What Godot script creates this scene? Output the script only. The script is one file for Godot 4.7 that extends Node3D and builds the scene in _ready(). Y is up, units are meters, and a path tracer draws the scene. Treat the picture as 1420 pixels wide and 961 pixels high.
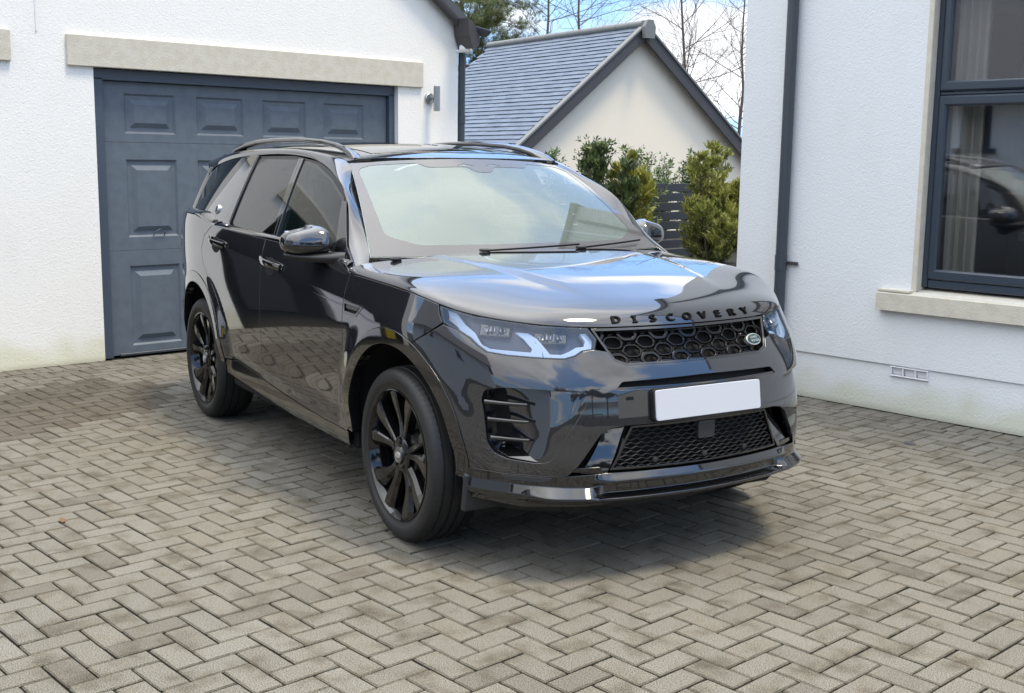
extends Node3D
# A dark grey parked SUV on a block-paved drive between two white rendered houses.

# ---------------------------------------------------------------- mesh builder
class MB:
	var v := PackedVector3Array()
	var n := PackedVector3Array()
	var c := PackedColorArray()
	var idx := PackedInt32Array()
	var col := Color(1, 1, 1)

	func vert(p: Vector3, nn: Vector3) -> int:
		v.append(p)
		n.append(nn)
		c.append(col)
		return v.size() - 1

	func tri(a: int, b: int, d: int) -> void:
		var g := (v[b] - v[a]).cross(v[d] - v[a])
		if g.dot(n[a] + n[b] + n[d]) > 0.0:
			idx.append_array([a, d, b])
		else:
			idx.append_array([a, b, d])

	func quad(a: int, b: int, d: int, e: int) -> void:
		tri(a, b, d)
		tri(a, d, e)

	func flat(pts: Array, hint := Vector3.ZERO) -> void:
		var nn := Vector3.ZERO
		for i in pts.size():
			var p: Vector3 = pts[i]
			var q: Vector3 = pts[(i + 1) % pts.size()]
			nn += p.cross(q)
		nn = nn.normalized()
		if hint != Vector3.ZERO and nn.dot(hint) < 0.0:
			nn = -nn
		var f := v.size()
		for p in pts:
			vert(p, nn)
		for i in range(1, pts.size() - 1):
			tri(f, f + i, f + i + 1)

	func box(center: Vector3, size: Vector3, b := Basis.IDENTITY, bev := 0.0) -> void:
		var h := size * 0.5
		bev = minf(bev, minf(h.x, minf(h.y, h.z)) * 0.9)
		for ax in 3:
			for s in [-1.0, 1.0]:
				var o := Vector3.ZERO
				o[ax] = s
				var u := (ax + 1) % 3
				var w := (ax + 2) % 3
				var pts := []
				for k in [[-1, -1], [1, -1], [1, 1], [-1, 1]]:
					var p := Vector3.ZERO
					p[ax] = s * h[ax]
					p[u] = k[0] * (h[u] - bev)
					p[w] = k[1] * (h[w] - bev)
					pts.append(center + b * p)
				flat(pts, b * o)
		if bev <= 0.0:
			return
		for ax in 3:
			var u := (ax + 1) % 3
			var w := (ax + 2) % 3
			for su in [-1.0, 1.0]:
				for sw in [-1.0, 1.0]:
					var pts := []
					for k in [-1.0, 1.0]:
						var p := Vector3.ZERO
						p[ax] = k * (h[ax] - bev)
						p[u] = su * h[u]
						p[w] = sw * (h[w] - bev)
						var q := p
						q[u] = su * (h[u] - bev)
						q[w] = sw * h[w]
						if k < 0:
							pts.append(center + b * p)
							pts.append(center + b * q)
						else:
							pts.append(center + b * q)
							pts.append(center + b * p)
					var hh := Vector3.ZERO
					hh[u] = su
					hh[w] = sw
					flat(pts, b * hh)
		for sx in [-1.0, 1.0]:
			for sy in [-1.0, 1.0]:
				for sz in [-1.0, 1.0]:
					var s := Vector3(sx, sy, sz)
					var p := s * h
					flat([center + b * (p - Vector3(0, sy, sz) * bev), center + b * (p - Vector3(sx, 0, sz) * bev), center + b * (p - Vector3(sx, sy, 0) * bev)], b * s)

	func tube(path: Array, radii: Array, seg := 8, caps := true) -> void:
		var rows := []
		var side := Vector3.ZERO
		for i in path.size():
			var t: Vector3 = (path[mini(i + 1, path.size() - 1)] - path[maxi(i - 1, 0)]).normalized()
			if side == Vector3.ZERO:
				side = t.cross(Vector3.UP if absf(t.y) < 0.9 else Vector3.RIGHT).normalized()
			else:
				side = (side - t * side.dot(t)).normalized()
			var up := side.cross(t)
			var row := []
			for k in seg:
				var a := TAU * k / seg
				var d := side * cos(a) + up * sin(a)
				row.append(vert(path[i] + d * radii[mini(i, radii.size() - 1)], d))
			rows.append(row)
		for i in rows.size() - 1:
			for k in seg:
				quad(rows[i][k], rows[i][(k + 1) % seg], rows[i + 1][(k + 1) % seg], rows[i + 1][k])
		if caps:
			for e in [0, rows.size() - 1]:
				var pts := []
				for k in seg:
					pts.append(v[rows[e][k]])
				var t: Vector3 = path[0] - path[1] if e == 0 else path[-1] - path[-2]
				flat(pts, t)

	# a bar of oval section: half width a across 'wide', half thickness b across the rest
	func bar(path: Array, wide: Array, a: Array, b: Array, seg := 10) -> void:
		var rows := []
		for i in path.size():
			var t: Vector3 = (path[mini(i + 1, path.size() - 1)] - path[maxi(i - 1, 0)]).normalized()
			var w: Vector3 = wide[mini(i, wide.size() - 1)]
			w = (w - t * w.dot(t)).normalized()
			var u := t.cross(w).normalized()
			var ra: float = a[mini(i, a.size() - 1)]
			var rb: float = b[mini(i, b.size() - 1)]
			var row := []
			for k in seg:
				var an := TAU * k / seg
				var ca := cos(an)
				var sa := sin(an)
				var pw := signf(ca) * pow(absf(ca), 0.6) * ra
				var pu := signf(sa) * pow(absf(sa), 0.6) * rb
				row.append(vert(path[i] + w * pw + u * pu, (w * ca / ra + u * sa / rb).normalized()))
			rows.append(row)
		for i in rows.size() - 1:
			for k in seg:
				quad(rows[i][k], rows[i][(k + 1) % seg], rows[i + 1][(k + 1) % seg], rows[i + 1][k])
		for e in [0, rows.size() - 1]:
			var pts := []
			for k in seg:
				pts.append(v[rows[e][k]])
			flat(pts, path[0] - path[1] if e == 0 else path[-1] - path[-2])

	# profile of (radius, along) about the axis through o; sharp bends stay sharp
	func lathe(profile: Array, seg: int, o: Vector3, axis: Vector3, dent = null) -> void:
		axis = axis.normalized()
		var u := axis.cross(Vector3.UP if absf(axis.y) < 0.9 else Vector3.RIGHT).normalized()
		var w := axis.cross(u)
		for i in profile.size() - 1:
			var p: Vector2 = profile[i]
			var q: Vector2 = profile[i + 1]
			var d := (q - p).normalized()
			var n0 := Vector2(d.y, -d.x)
			var na := n0
			var nb := n0
			if i > 0:
				var e: Vector2 = (p - profile[i - 1]).normalized()
				if e.dot(d) > 0.75:
					na = (n0 + Vector2(e.y, -e.x)).normalized()
			if i < profile.size() - 2:
				var e: Vector2 = (profile[i + 2] - q).normalized()
				if e.dot(d) > 0.75:
					nb = (n0 + Vector2(e.y, -e.x)).normalized()
			var first := v.size()
			for k in seg + 1:
				var a := TAU * k / seg
				var rad := u * cos(a) + w * sin(a)
				var pr := p.x
				var qr := q.x
				if dent != null:
					pr -= dent.call(p, k)
					qr -= dent.call(q, k)
				vert(o + rad * pr + axis * p.y, (rad * na.x + axis * na.y).normalized())
				vert(o + rad * qr + axis * q.y, (rad * nb.x + axis * nb.y).normalized())
			for k in seg:
				var f := first + k * 2
				quad(f, f + 1, f + 3, f + 2)

	# a polygon in the plane of xf (x, y), thick along xf's z from 0 down to -depth, its front edge chamfered
	func prism(poly: PackedVector2Array, depth: float, xf: Transform3D, bev := 0.0) -> void:
		if Geometry2D.is_polygon_clockwise(poly):
			poly = poly.duplicate()
			poly.reverse()
		var top := poly
		var m := poly.size()
		if bev > 0.0:
			top = PackedVector2Array()
			for i in m:
				var a := poly[(i + m - 1) % m]
				var b := poly[i]
				var d := poly[(i + 1) % m]
				var n1 := (b - a).normalized()
				n1 = Vector2(-n1.y, n1.x)
				var n2 := (d - b).normalized()
				n2 = Vector2(-n2.y, n2.x)
				var h := (n1 + n2)
				h = h / maxf(h.dot(n1), 0.25)
				top.append(b + h * bev)
		var tr := Geometry2D.triangulate_polygon(top)
		var z := xf.basis.z.normalized()
		var f := v.size()
		for p in top:
			vert(xf * Vector3(p.x, p.y, 0), z)
		for i in range(0, tr.size(), 3):
			tri(f + tr[i], f + tr[i + 1], f + tr[i + 2])
		tr = Geometry2D.triangulate_polygon(poly)
		f = v.size()
		for p in poly:
			vert(xf * Vector3(p.x, p.y, -depth), -z)
		for i in range(0, tr.size(), 3):
			tri(f + tr[i], f + tr[i + 1], f + tr[i + 2])
		for i in m:
			var a := poly[i]
			var b := poly[(i + 1) % m]
			var outw := Vector2(b.y - a.y, a.x - b.x).normalized()
			var ow := xf.basis * Vector3(outw.x, outw.y, 0)
			flat([xf * Vector3(a.x, a.y, -bev), xf * Vector3(b.x, b.y, -bev), xf * Vector3(b.x, b.y, -depth), xf * Vector3(a.x, a.y, -depth)], ow)
			if bev > 0.0:
				var ta := top[i]
				var tb := top[(i + 1) % m]
				flat([xf * Vector3(ta.x, ta.y, 0), xf * Vector3(tb.x, tb.y, 0), xf * Vector3(b.x, b.y, -bev), xf * Vector3(a.x, a.y, -bev)], ow + z)

	# smooth grid over [0,1]x[0,1]
	func grid(f: Callable, nu: int, nv: int, sgn := 1.0) -> void:
		var first := v.size()
		for i in nu + 1:
			for j in nv + 1:
				var a := float(i) / nu
				var b := float(j) / nv
				var e := 0.002
				var a0 := maxf(a - e, 0.0)
				var a1 := minf(a + e, 1.0)
				var b0 := maxf(b - e, 0.0)
				var b1 := minf(b + e, 1.0)
				var nn: Vector3 = (f.call(a1, b) - f.call(a0, b)).cross(f.call(a, b1) - f.call(a, b0)).normalized() * sgn
				vert(f.call(a, b), nn)
		for i in nu:
			for j in nv:
				var k := first + i * (nv + 1) + j
				quad(k, k + nv + 1, k + nv + 2, k + 1)

	func add(o: MB, xf := Transform3D.IDENTITY) -> void:
		var f := v.size()
		var flip := xf.basis.determinant() < 0.0
		for i in o.v.size():
			v.append(xf * o.v[i])
			n.append((xf.basis * o.n[i]).normalized())
			c.append(o.c[i])
		for i in range(0, o.idx.size(), 3):
			if flip:
				idx.append_array([o.idx[i] + f, o.idx[i + 2] + f, o.idx[i + 1] + f])
			else:
				idx.append_array([o.idx[i] + f, o.idx[i + 1] + f, o.idx[i + 2] + f])

	func mirrored() -> MB:
		var m := MB.new()
		m.add(self, Transform3D(Basis.from_scale(Vector3(1, 1, -1)), Vector3.ZERO))
		return m

	func mesh() -> ArrayMesh:
		var a := []
		a.resize(Mesh.ARRAY_MAX)
		a[Mesh.ARRAY_VERTEX] = v
		a[Mesh.ARRAY_NORMAL] = n
		a[Mesh.ARRAY_COLOR] = c
		a[Mesh.ARRAY_INDEX] = idx
		var m := ArrayMesh.new()
		m.add_surface_from_arrays(Mesh.PRIMITIVE_TRIANGLES, a)
		return m

# natural cubic spline
class Spline:
	var x := PackedFloat64Array()
	var y := PackedFloat64Array()
	var m := PackedFloat64Array()

	func _init(pts: Array) -> void:
		if pts[0][0] > pts[-1][0]:
			pts = pts.duplicate()
			pts.reverse()
		for p in pts:
			x.append(p[0])
			y.append(p[1])
		var k := x.size()
		m.resize(k)
		var cp := PackedFloat64Array()
		var dp := PackedFloat64Array()
		cp.resize(k)
		dp.resize(k)
		for i in range(1, k - 1):
			var h0 := x[i] - x[i - 1]
			var h1 := x[i + 1] - x[i]
			var b := 6.0 * ((y[i + 1] - y[i]) / h1 - (y[i] - y[i - 1]) / h0)
			var den := 2.0 * (h0 + h1) - h0 * cp[i - 1]
			cp[i] = h1 / den
			dp[i] = (b - h0 * dp[i - 1]) / den
		for i in range(k - 2, 0, -1):
			m[i] = dp[i] - cp[i] * m[i + 1]

	func at(t: float) -> float:
		var k := x.size()
		if t <= x[0]:
			var h := x[1] - x[0]
			return y[0] + ((y[1] - y[0]) / h - h * (2.0 * m[0] + m[1]) / 6.0) * (t - x[0])
		if t >= x[k - 1]:
			var h := x[k - 1] - x[k - 2]
			return y[k - 1] + ((y[k - 1] - y[k - 2]) / h + h * (m[k - 2] + 2.0 * m[k - 1]) / 6.0) * (t - x[k - 1])
		var lo := 0
		var hi := k - 1
		while hi - lo > 1:
			var mid := (lo + hi) >> 1
			if x[mid] > t:
				hi = mid
			else:
				lo = mid
		var h := x[hi] - x[lo]
		var a := (x[hi] - t) / h
		var b := (t - x[lo]) / h
		return a * y[lo] + b * y[hi] + ((a * a * a - a) * m[lo] + (b * b * b - b) * m[hi]) * h * h / 6.0

# ---------------------------------------------------------------- scene helpers
var used := {}
var rng := RandomNumberGenerator.new()

func numbered(parent: Node, called: String) -> String:
	var key := str(parent.get_instance_id()) + called
	var k: int = used.get(key, 0)
	used[key] = k + 1
	return called if k == 0 else "%s_%03d" % [called, k]

func put(o: Node3D, called: String, parent: Node = self) -> Node3D:
	o.name = numbered(parent, called)
	parent.add_child(o, true)
	return o

func tag(o: Node3D, label: String, category: String, group := "") -> Node3D:
	o.set_meta("label", label)
	o.set_meta("category", category)
	if group:
		o.set_meta("group", group)
	return o

func thing(called: String, label: String, category: String, at := Vector3.ZERO, turn := 0.0, group := "") -> Node3D:
	var o := Node3D.new()
	o.position = at
	o.rotation.y = turn
	put(o, called)
	return tag(o, label, category, group)

func obj(called: String, mb, mat: Material, parent: Node = self, kind := "") -> MeshInstance3D:
	var o := MeshInstance3D.new()
	o.mesh = mb.mesh() if mb is MB else mb
	o.material_override = mat
	if kind:
		o.set_meta("kind", kind)
	put(o, called, parent)
	return o

func mat(c: Color, rough := 0.8, metal := 0.0) -> StandardMaterial3D:
	var m := StandardMaterial3D.new()
	m.albedo_color = c.linear_to_srgb()
	m.roughness = rough
	m.metallic = metal
	return m

func noise_tex(size: int, freq: float, oct := 4, sd := 1, ramp: Gradient = null, kind := FastNoiseLite.TYPE_SIMPLEX_SMOOTH) -> NoiseTexture2D:
	var f := FastNoiseLite.new()
	f.noise_type = kind
	f.frequency = freq
	f.fractal_octaves = oct
	f.seed = sd
	var t := NoiseTexture2D.new()
	t.width = size
	t.height = size
	t.seamless = true
	t.noise = f
	if ramp:
		t.color_ramp = ramp
	return t

# a grain that wraps without a seam: white noise, blurred round the edges, stretched to the full range
func grain_tex(size: int, radii: Array, sd: int) -> ImageTexture:
	var r := RandomNumberGenerator.new()
	r.seed = sd
	var sum := PackedFloat32Array()
	sum.resize(size * size)
	for rad in radii:
		var a := PackedFloat32Array()
		a.resize(size * size)
		for i in size * size:
			a[i] = r.randf() - .5
		var k: int = rad
		for turn in 4:
			var b := PackedFloat32Array()
			b.resize(size * size)
			for y in size:
				var o := y * size
				var run := 0.0
				for x in range(-k, k + 1):
					run += a[o + posmod(x, size)]
				for x in size:
					b[x * size + y] = run
					run += a[o + (x + k + 1) % size] - a[o + posmod(x - k, size)]
			a = b
		var sq := 0.0
		for i in size * size:
			sq += a[i] * a[i]
		var n := 1.0 / sqrt(sq / (size * size))
		for i in size * size:
			sum[i] += a[i] * n / radii.size()
	var bytes := PackedByteArray()
	bytes.resize(size * size)
	for i in size * size:
		bytes[i] = clampi(int(128.0 + 52.0 * sum[i]), 0, 255)
	return ImageTexture.create_from_image(Image.create_from_data(size, size, false, Image.FORMAT_L8, bytes))

func ramp(stops: Array) -> Gradient:
	var g := Gradient.new()
	var o := PackedFloat32Array()
	var cs := PackedColorArray()
	for s in stops:
		o.append(s[0])
		cs.append(s[1])
	g.offsets = o
	g.colors = cs
	return g

func grey(x: float) -> Color:
	return Color(x, x, x)

func relief(m: StandardMaterial3D, tex: Texture2D, cm: float, scale: float) -> void:
	m.heightmap_enabled = true
	m.heightmap_texture = tex
	m.heightmap_scale = cm
	m.uv1_triplanar = true
	m.uv1_world_triplanar = true
	m.uv1_scale = Vector3.ONE * scale

func poly(a: Array) -> PackedVector2Array:
	var p := PackedVector2Array()
	for q in a:
		p.append(Vector2(q[0], q[1]))
	return p

func ccw(p: PackedVector2Array) -> PackedVector2Array:
	if Geometry2D.is_polygon_clockwise(p):
		p = p.duplicate()
		p.reverse()
	return p

# Rounds the corners of a polygon with short arcs of about radius r
func rounded(p: PackedVector2Array, r: float, steps := 4) -> PackedVector2Array:
	var out := PackedVector2Array()
	var m := p.size()
	for i in m:
		var a := p[(i + m - 1) % m]
		var b := p[i]
		var d := p[(i + 1) % m]
		var l := minf(r, 0.45 * minf(a.distance_to(b), d.distance_to(b)))
		var s := b + (a - b).normalized() * l
		var e := b + (d - b).normalized() * l
		for k in steps + 1:
			var t := float(k) / steps
			out.append(s.lerp(b, t).lerp(b.lerp(e, t), t))
	return out

func grown(p: PackedVector2Array, d: float) -> PackedVector2Array:
	var r := Geometry2D.offset_polygon(ccw(p), d, Geometry2D.JOIN_MITER)
	return ccw(r[0]) if r.size() else p

var skip_edge = null

# A sheet over the surface f(u, v), cut to a polygon (with holes) in (u, v), with a rounded edge turned in by 'edge'.
func patch(mb: MB, f: Callable, outline: PackedVector2Array, holes: Array, step: float, off := 0.0, edge := 0.012, sgn := 1.0, tint = null, step_v := 0.0) -> void:
	outline = ccw(outline)
	var sv := step_v if step_v > 0.0 else step
	var lo := outline[0]
	var hi := outline[0]
	for p in outline:
		lo = lo.min(p)
		hi = hi.max(p)
	var boxes := []
	for h in holes:
		var r := Rect2(h[0], Vector2.ZERO)
		for p in h:
			r = r.expand(p)
		boxes.append(r.grow(0.0005))
	var cache := {}
	var e := 0.001
	var surf := func(p: Vector2) -> Array:
		var a: Vector3 = f.call(p.x + e, p.y) - f.call(p.x - e, p.y)
		var b: Vector3 = f.call(p.x, p.y + e) - f.call(p.x, p.y - e)
		var nn := a.cross(b)
		if nn.length() < 1e-10:
			a = f.call(p.x + e, p.y - .02) - f.call(p.x - e, p.y - .02)
			nn = a.cross(b)
		nn = nn.normalized() * sgn
		return [f.call(p.x, p.y) + nn * off, nn, a, b]
	var vertex := func(p: Vector2) -> int:
		var key := Vector2i(roundi(p.x * 20000.0), roundi(p.y * 20000.0))
		if cache.has(key):
			return cache[key]
		var s: Array = surf.call(p)
		if tint != null:
			mb.col = tint.call(s[0], p)
		var k := mb.vert(s[0], s[1])
		cache[key] = k
		return k
	var nu := int(ceil((hi.x - lo.x) / step))
	var nv := int(ceil((hi.y - lo.y) / sv))
	for i in nu:
		for j in nv:
			var p0 := lo + Vector2(i * step, j * sv)
			var p1 := (p0 + Vector2(step, sv)).min(hi + Vector2(1e-4, 1e-4))
			var cell := PackedVector2Array([p0, Vector2(p1.x, p0.y), p1, Vector2(p0.x, p1.y)])
			var pieces := Geometry2D.intersect_polygons(cell, outline)
			var cr := Rect2(p0, p1 - p0)
			for hk in holes.size():
				if boxes[hk].intersects(cr):
					var rest := []
					for q in pieces:
						for w in Geometry2D.clip_polygons(q, holes[hk]):
							if not Geometry2D.is_polygon_clockwise(w):
								rest.append(w)
					pieces.assign(rest)
			for q in pieces:
				if q.size() < 3 or Geometry2D.is_polygon_clockwise(q):
					continue
				var ids := []
				for p in q:
					ids.append(vertex.call(p))
				if q.size() == 4 and pieces.size() == 1:
					mb.quad(ids[0], ids[1], ids[2], ids[3])
				else:
					var tr := Geometry2D.triangulate_polygon(q)
					for t in range(0, tr.size(), 3):
						mb.tri(ids[tr[t]], ids[tr[t + 1]], ids[tr[t + 2]])
	if edge <= 0.0:
		return
	var loops := [[outline, 1.0]]
	for h in holes:
		loops.append([ccw(h), -1.0])
	for l in loops:
		var lp: PackedVector2Array = l[0]
		for i in lp.size():
			var a := lp[i]
			var b := lp[(i + 1) % lp.size()]
			if skip_edge != null and skip_edge.call(a, b):
				continue
			var k := maxi(1, int(ceil(a.distance_to(b) / step)))
			var prev := []
			for t in k + 1:
				var p := a.lerp(b, float(t) / k)
				var s: Array = surf.call(p)
				if tint != null:
					mb.col = tint.call(s[0], p)
				var d := (b - a).normalized()
				var along: Vector3 = (s[2] * d.x + s[3] * d.y)
				var raw: Vector3 = s[1] * sgn
				var outw: Vector3 = along.cross(raw).normalized() * l[1]
				var nn: Vector3 = s[1]
				var r := minf(0.002, edge * 0.4)
				var row := [mb.vert(s[0], nn), mb.vert(s[0] + outw * r * 0.7 - nn * r * 0.3, (nn + outw).normalized()), mb.vert(s[0] + outw * r - nn * r, outw), mb.vert(s[0] + outw * r - nn * edge, outw)]
				if prev:
					for w in 3:
						mb.quad(prev[w], row[w], row[w + 1], prev[w + 1])
				prev = row

# ---------------------------------------------------------------- the car's surfaces (x forward from the front axle, y up, z to its right; metres)
const PLAN := [[.900, -.13], [.905, 0.0], [.900, .13], [.887, .26], [.866, .38], [.83, .50], [.775, .605], [.70, .69], [.60, .775], [.48, .845], [.33, .897], [.15, .93], [-.1, .945], [-.5, .95], [-1.2, .95], [-2.0, .95], [-2.6, .95], [-2.9, .94], [-3.15, .905], [-3.35, .845], [-3.5, .75], [-3.6, .62], [-3.66, .4], [-3.69, 0.0], [-3.66, -.4]]
const WB := 2.741
const SF := 1.50215
const SR := -4.33213
var plan_x: Spline
var plan_z: Spline
var nose: Spline
var flank: Spline
var shut: Spline
var bonnet_y: Spline
var belt_z: Spline
var roof_y: Spline

func make_curves() -> void:
	var s := 0.0
	var along := [0.0]
	for i in range(1, PLAN.size()):
		s += Vector2(PLAN[i][0] - PLAN[i - 1][0], PLAN[i][1] - PLAN[i - 1][1]).length()
		along.append(s)
	var ax := []
	var az := []
	for i in range(PLAN.size() - 1, -1, -1):
		var t: float = -(along[i] - along[14]) - 1.2
		ax.append([t, PLAN[i][0]])
		az.append([t, PLAN[i][1]])
	plan_x = Spline.new(ax)
	plan_z = Spline.new(az)
	nose = Spline.new([[.2, -.09], [.30, -.05], [.36, -.025], [.40, -.012], [.44, 0.0], [.55, 0.0], [.61, 0.0], [.69, -.008], [.74, -.015], [.78, -.028], [.84, -.058], [.90, -.095], [.97, -.138], [1.04, -.175], [1.2, -.25]])
	flank = Spline.new([[.2, -.10], [.28, -.055], [.34, -.035], [.40, -.035], [.47, -.040], [.55, -.034], [.65, -.022], [.75, -.012], [.85, -.005], [.95, -.002], [1.05, -.002], [1.15, -.006], [1.3, -.02]])
	shut = Spline.new([[-.7, 1.105], [-.45, 1.098], [-.197, 1.087], [.106, 1.070], [.353, 1.038], [.576, 1.008], [.837, .986], [1.05, .975], [1.3, .972], [1.502, .972], [1.7, .972]])
	bonnet_y = Spline.new([[-.8, 1.205], [-.52, 1.185], [-.34, 1.170], [0.0, 1.147], [.3, 1.117], [.5, 1.085], [.7, 1.04]])
	belt_z = Spline.new([[-.3, .835], [-.5, .85], [-.8, .872], [-1.2, .885], [-1.7, .888], [-2.3, .885], [-2.8, .868], [-3.1, .835], [-3.4, .78]])
	roof_y = Spline.new([[-.8, 1.555], [-.985, 1.603], [-1.2, 1.640], [-1.5, 1.669], [-2.0, 1.688], [-2.5, 1.684], [-3.0, 1.658], [-3.42, 1.615], [-3.6, 1.59]])

func eased(a: float, b: float, x: float) -> float:
	var t := clampf((x - a) / (b - a), 0.0, 1.0)
	return t * t * t * (t * (6.0 * t - 15.0) + 10.0)

func half_width(x: float, y: float) -> float:
	var w := .95 + flank.at(y)
	var r1 := Vector2(x, y - .42).length()
	var r2 := Vector2(x + WB, y - .42).length()
	var fl := maxf(1.0 - eased(.46, .62, r1), 1.0 - eased(.46, .62, r2)) * eased(.3, .6, y)
	w += fl * (.952 - w) * .9
	var d := (y - (.975 - .085 * (x + .44))) / .02
	w -= .26 * .02 * (log(1.0 + exp(clampf(d, -30.0, 30.0))))
	return w

# the body's skin: s along the plan from the tail (SR) over the right flank (s = x there) to the middle of the nose (SF) and on round the left side
func skin(s: float, y: float) -> Vector3:
	var side := 1.0
	if s > SF:
		s = 2.0 * SF - s
		side = -1.0
	var x0 := plan_x.at(s)
	var wx := eased(0.0, .85, x0)
	var k := half_width(x0, y) / .95
	k = k + (1.0 - k) * eased(.5, .9, x0)
	return Vector3(x0 + wx * nose.at(y), y, plan_z.at(s) * k * side)

func skin_normal(s: float, y: float) -> Vector3:
	return (skin(s + .001, y) - skin(s - .001, y)).cross(skin(s, y + .001) - skin(s, y - .001)).normalized()

# glasshouse sides above the belt: (x, y)
func side_glass(x: float, y: float) -> Vector3:
	var t := (y - 1.19) / .40
	return Vector3(x, y, belt_z.at(x) - .165 * t - .028 * t * t)

# bonnet: s along its edge, v from the edge (0) to the middle (1)
func bonnet_at(s: float, v: float) -> Vector3:
	var side := 1.0
	if s > SF:
		s = 2.0 * SF - s
		side = -1.0
	var e := skin(s, shut.at(s))
	var t := (s + .8) / (SF + .8)
	var cx := lerpf(-.82, .50, 1.0 - pow(1.0 - t, 2.0)) if t < 1.0 else .50
	var c := Vector3(cx, bonnet_y.at(cx), 0.0)
	var up := (skin(s, shut.at(s) + .002) - e).normalized()
	var d := e - c
	d.y = 0.0
	var l := d.length()
	d /= l
	var front := eased(.45, 1.1, s)
	var p1 := e + up * lerpf(.052, .052, front)
	var slope := (bonnet_y.at(cx + .01) - bonnet_y.at(cx - .01)) / .02
	var p2 := c + (d + Vector3(0, slope * d.x, 0)) * l * lerpf(.76, .80, front)
	var w := 1.0 - v
	var p := e * (w * w * w) + p1 * (3.0 * w * w * v) + p2 * (3.0 * w * v * v) + c * (v * v * v)
	# the two raised creases that run from the screen pillars to the nose
	var zc := lerpf(.33, .56, clampf((.62 - p.x) / 1.05, 0.0, 1.0))
	var rise := .010 * (1.0 - eased(.30, .62, p.x)) * (1.0 - eased(zc - .035, zc + .045, p.z))
	p.y += rise
	p.z *= side
	return p

# windscreen: u across (-1..1, times half width), v up
func screen_at(u: float, v: float) -> Vector3:
	var low := Vector3(-.345 - .151 * u * u, 1.172, .80 * u)
	var top := Vector3(-.985 - .148 * u * u, 1.600 - .028 * u * u, .62 * u)
	return low.lerp(top, v) + Vector3(.55, .83, 0.0) * (.022 * 4.0 * v * (1.0 - v))

func roof_at(z: float, x: float) -> Vector3:
	var a := absf(z) / .62
	return Vector3(x, roof_y.at(x) - .038 * a * a - .02 * eased(.85, 1.15, a), z)

# the pillar and cant rail: t from the screen's lower corner (0) over the roof side to the tail (1); v from the screen or roof edge (0) to the door opening (1)
var rail_in: Array
var rail_out: Array
func make_rail() -> void:
	var a := [[0.0, -.42, 1.115, .845], [.05, -.47, 1.155, .815], [.12, -.575, 1.225, .768], [.25, -.83, 1.385, .700], [.36, -1.05, 1.522, .640]]
	a.append([.41, -1.145, 1.578, .618])
	for x in [-1.4, -1.8, -2.2, -2.6, -3.0, -3.4]:
		var p := roof_at(.62, x)
		a.append([.41 + .59 * (-1.145 - x) / (3.4 - 1.145), x, p.y, .62])
	var b := [[0.0, -.43, 1.085, .905], [.05, -.50, 1.125, .888]]
	for q in [[.12, -.605, 1.205], [.25, -.795, 1.405], [.36, -1.055, 1.515], [.44, -1.34, 1.580], [.52, -1.72, 1.610], [.66, -2.30, 1.607], [.8, -2.75, 1.585], [.9, -3.1, 1.548], [1.0, -3.4, 1.50]]:
		var p := side_glass(q[1], q[2])
		b.append([q[0], p.x, p.y, p.z])
	rail_in = []
	rail_out = []
	for k in 3:
		var ia := []
		var ib := []
		for q in a:
			ia.append([q[0], q[k + 1]])
		for q in b:
			ib.append([q[0], q[k + 1]])
		rail_in.append(Spline.new(ia))
		rail_out.append(Spline.new(ib))

func rail_at(t: float, v: float) -> Vector3:
	var a := Vector3(rail_in[0].at(t), rail_in[1].at(t), rail_in[2].at(t))
	var b := Vector3(rail_out[0].at(t), rail_out[1].at(t), rail_out[2].at(t))
	var k := eased(.30, .50, t)
	var m := (a + b) * .5 + Vector3(.014 * (1.0 - k), .012 + .020 * k, .020 + .012 * k)
	var w := 1.0 - v
	return a * w * w + m * 2.0 * w * v + b * v * v

func flip_s(p: PackedVector2Array) -> PackedVector2Array:
	var o := PackedVector2Array()
	for q in p:
		o.append(Vector2(2.0 * SF - q.x, q.y))
	return o

func arch(cx: float, r: float, a0: float, a1: float, k := 24) -> Array:
	var o := []
	for i in k + 1:
		var a := lerpf(a0, a1, float(i) / k)
		o.append([cx + cos(a) * r, .42 + sin(a) * r])
	return o

var M := {}

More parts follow.
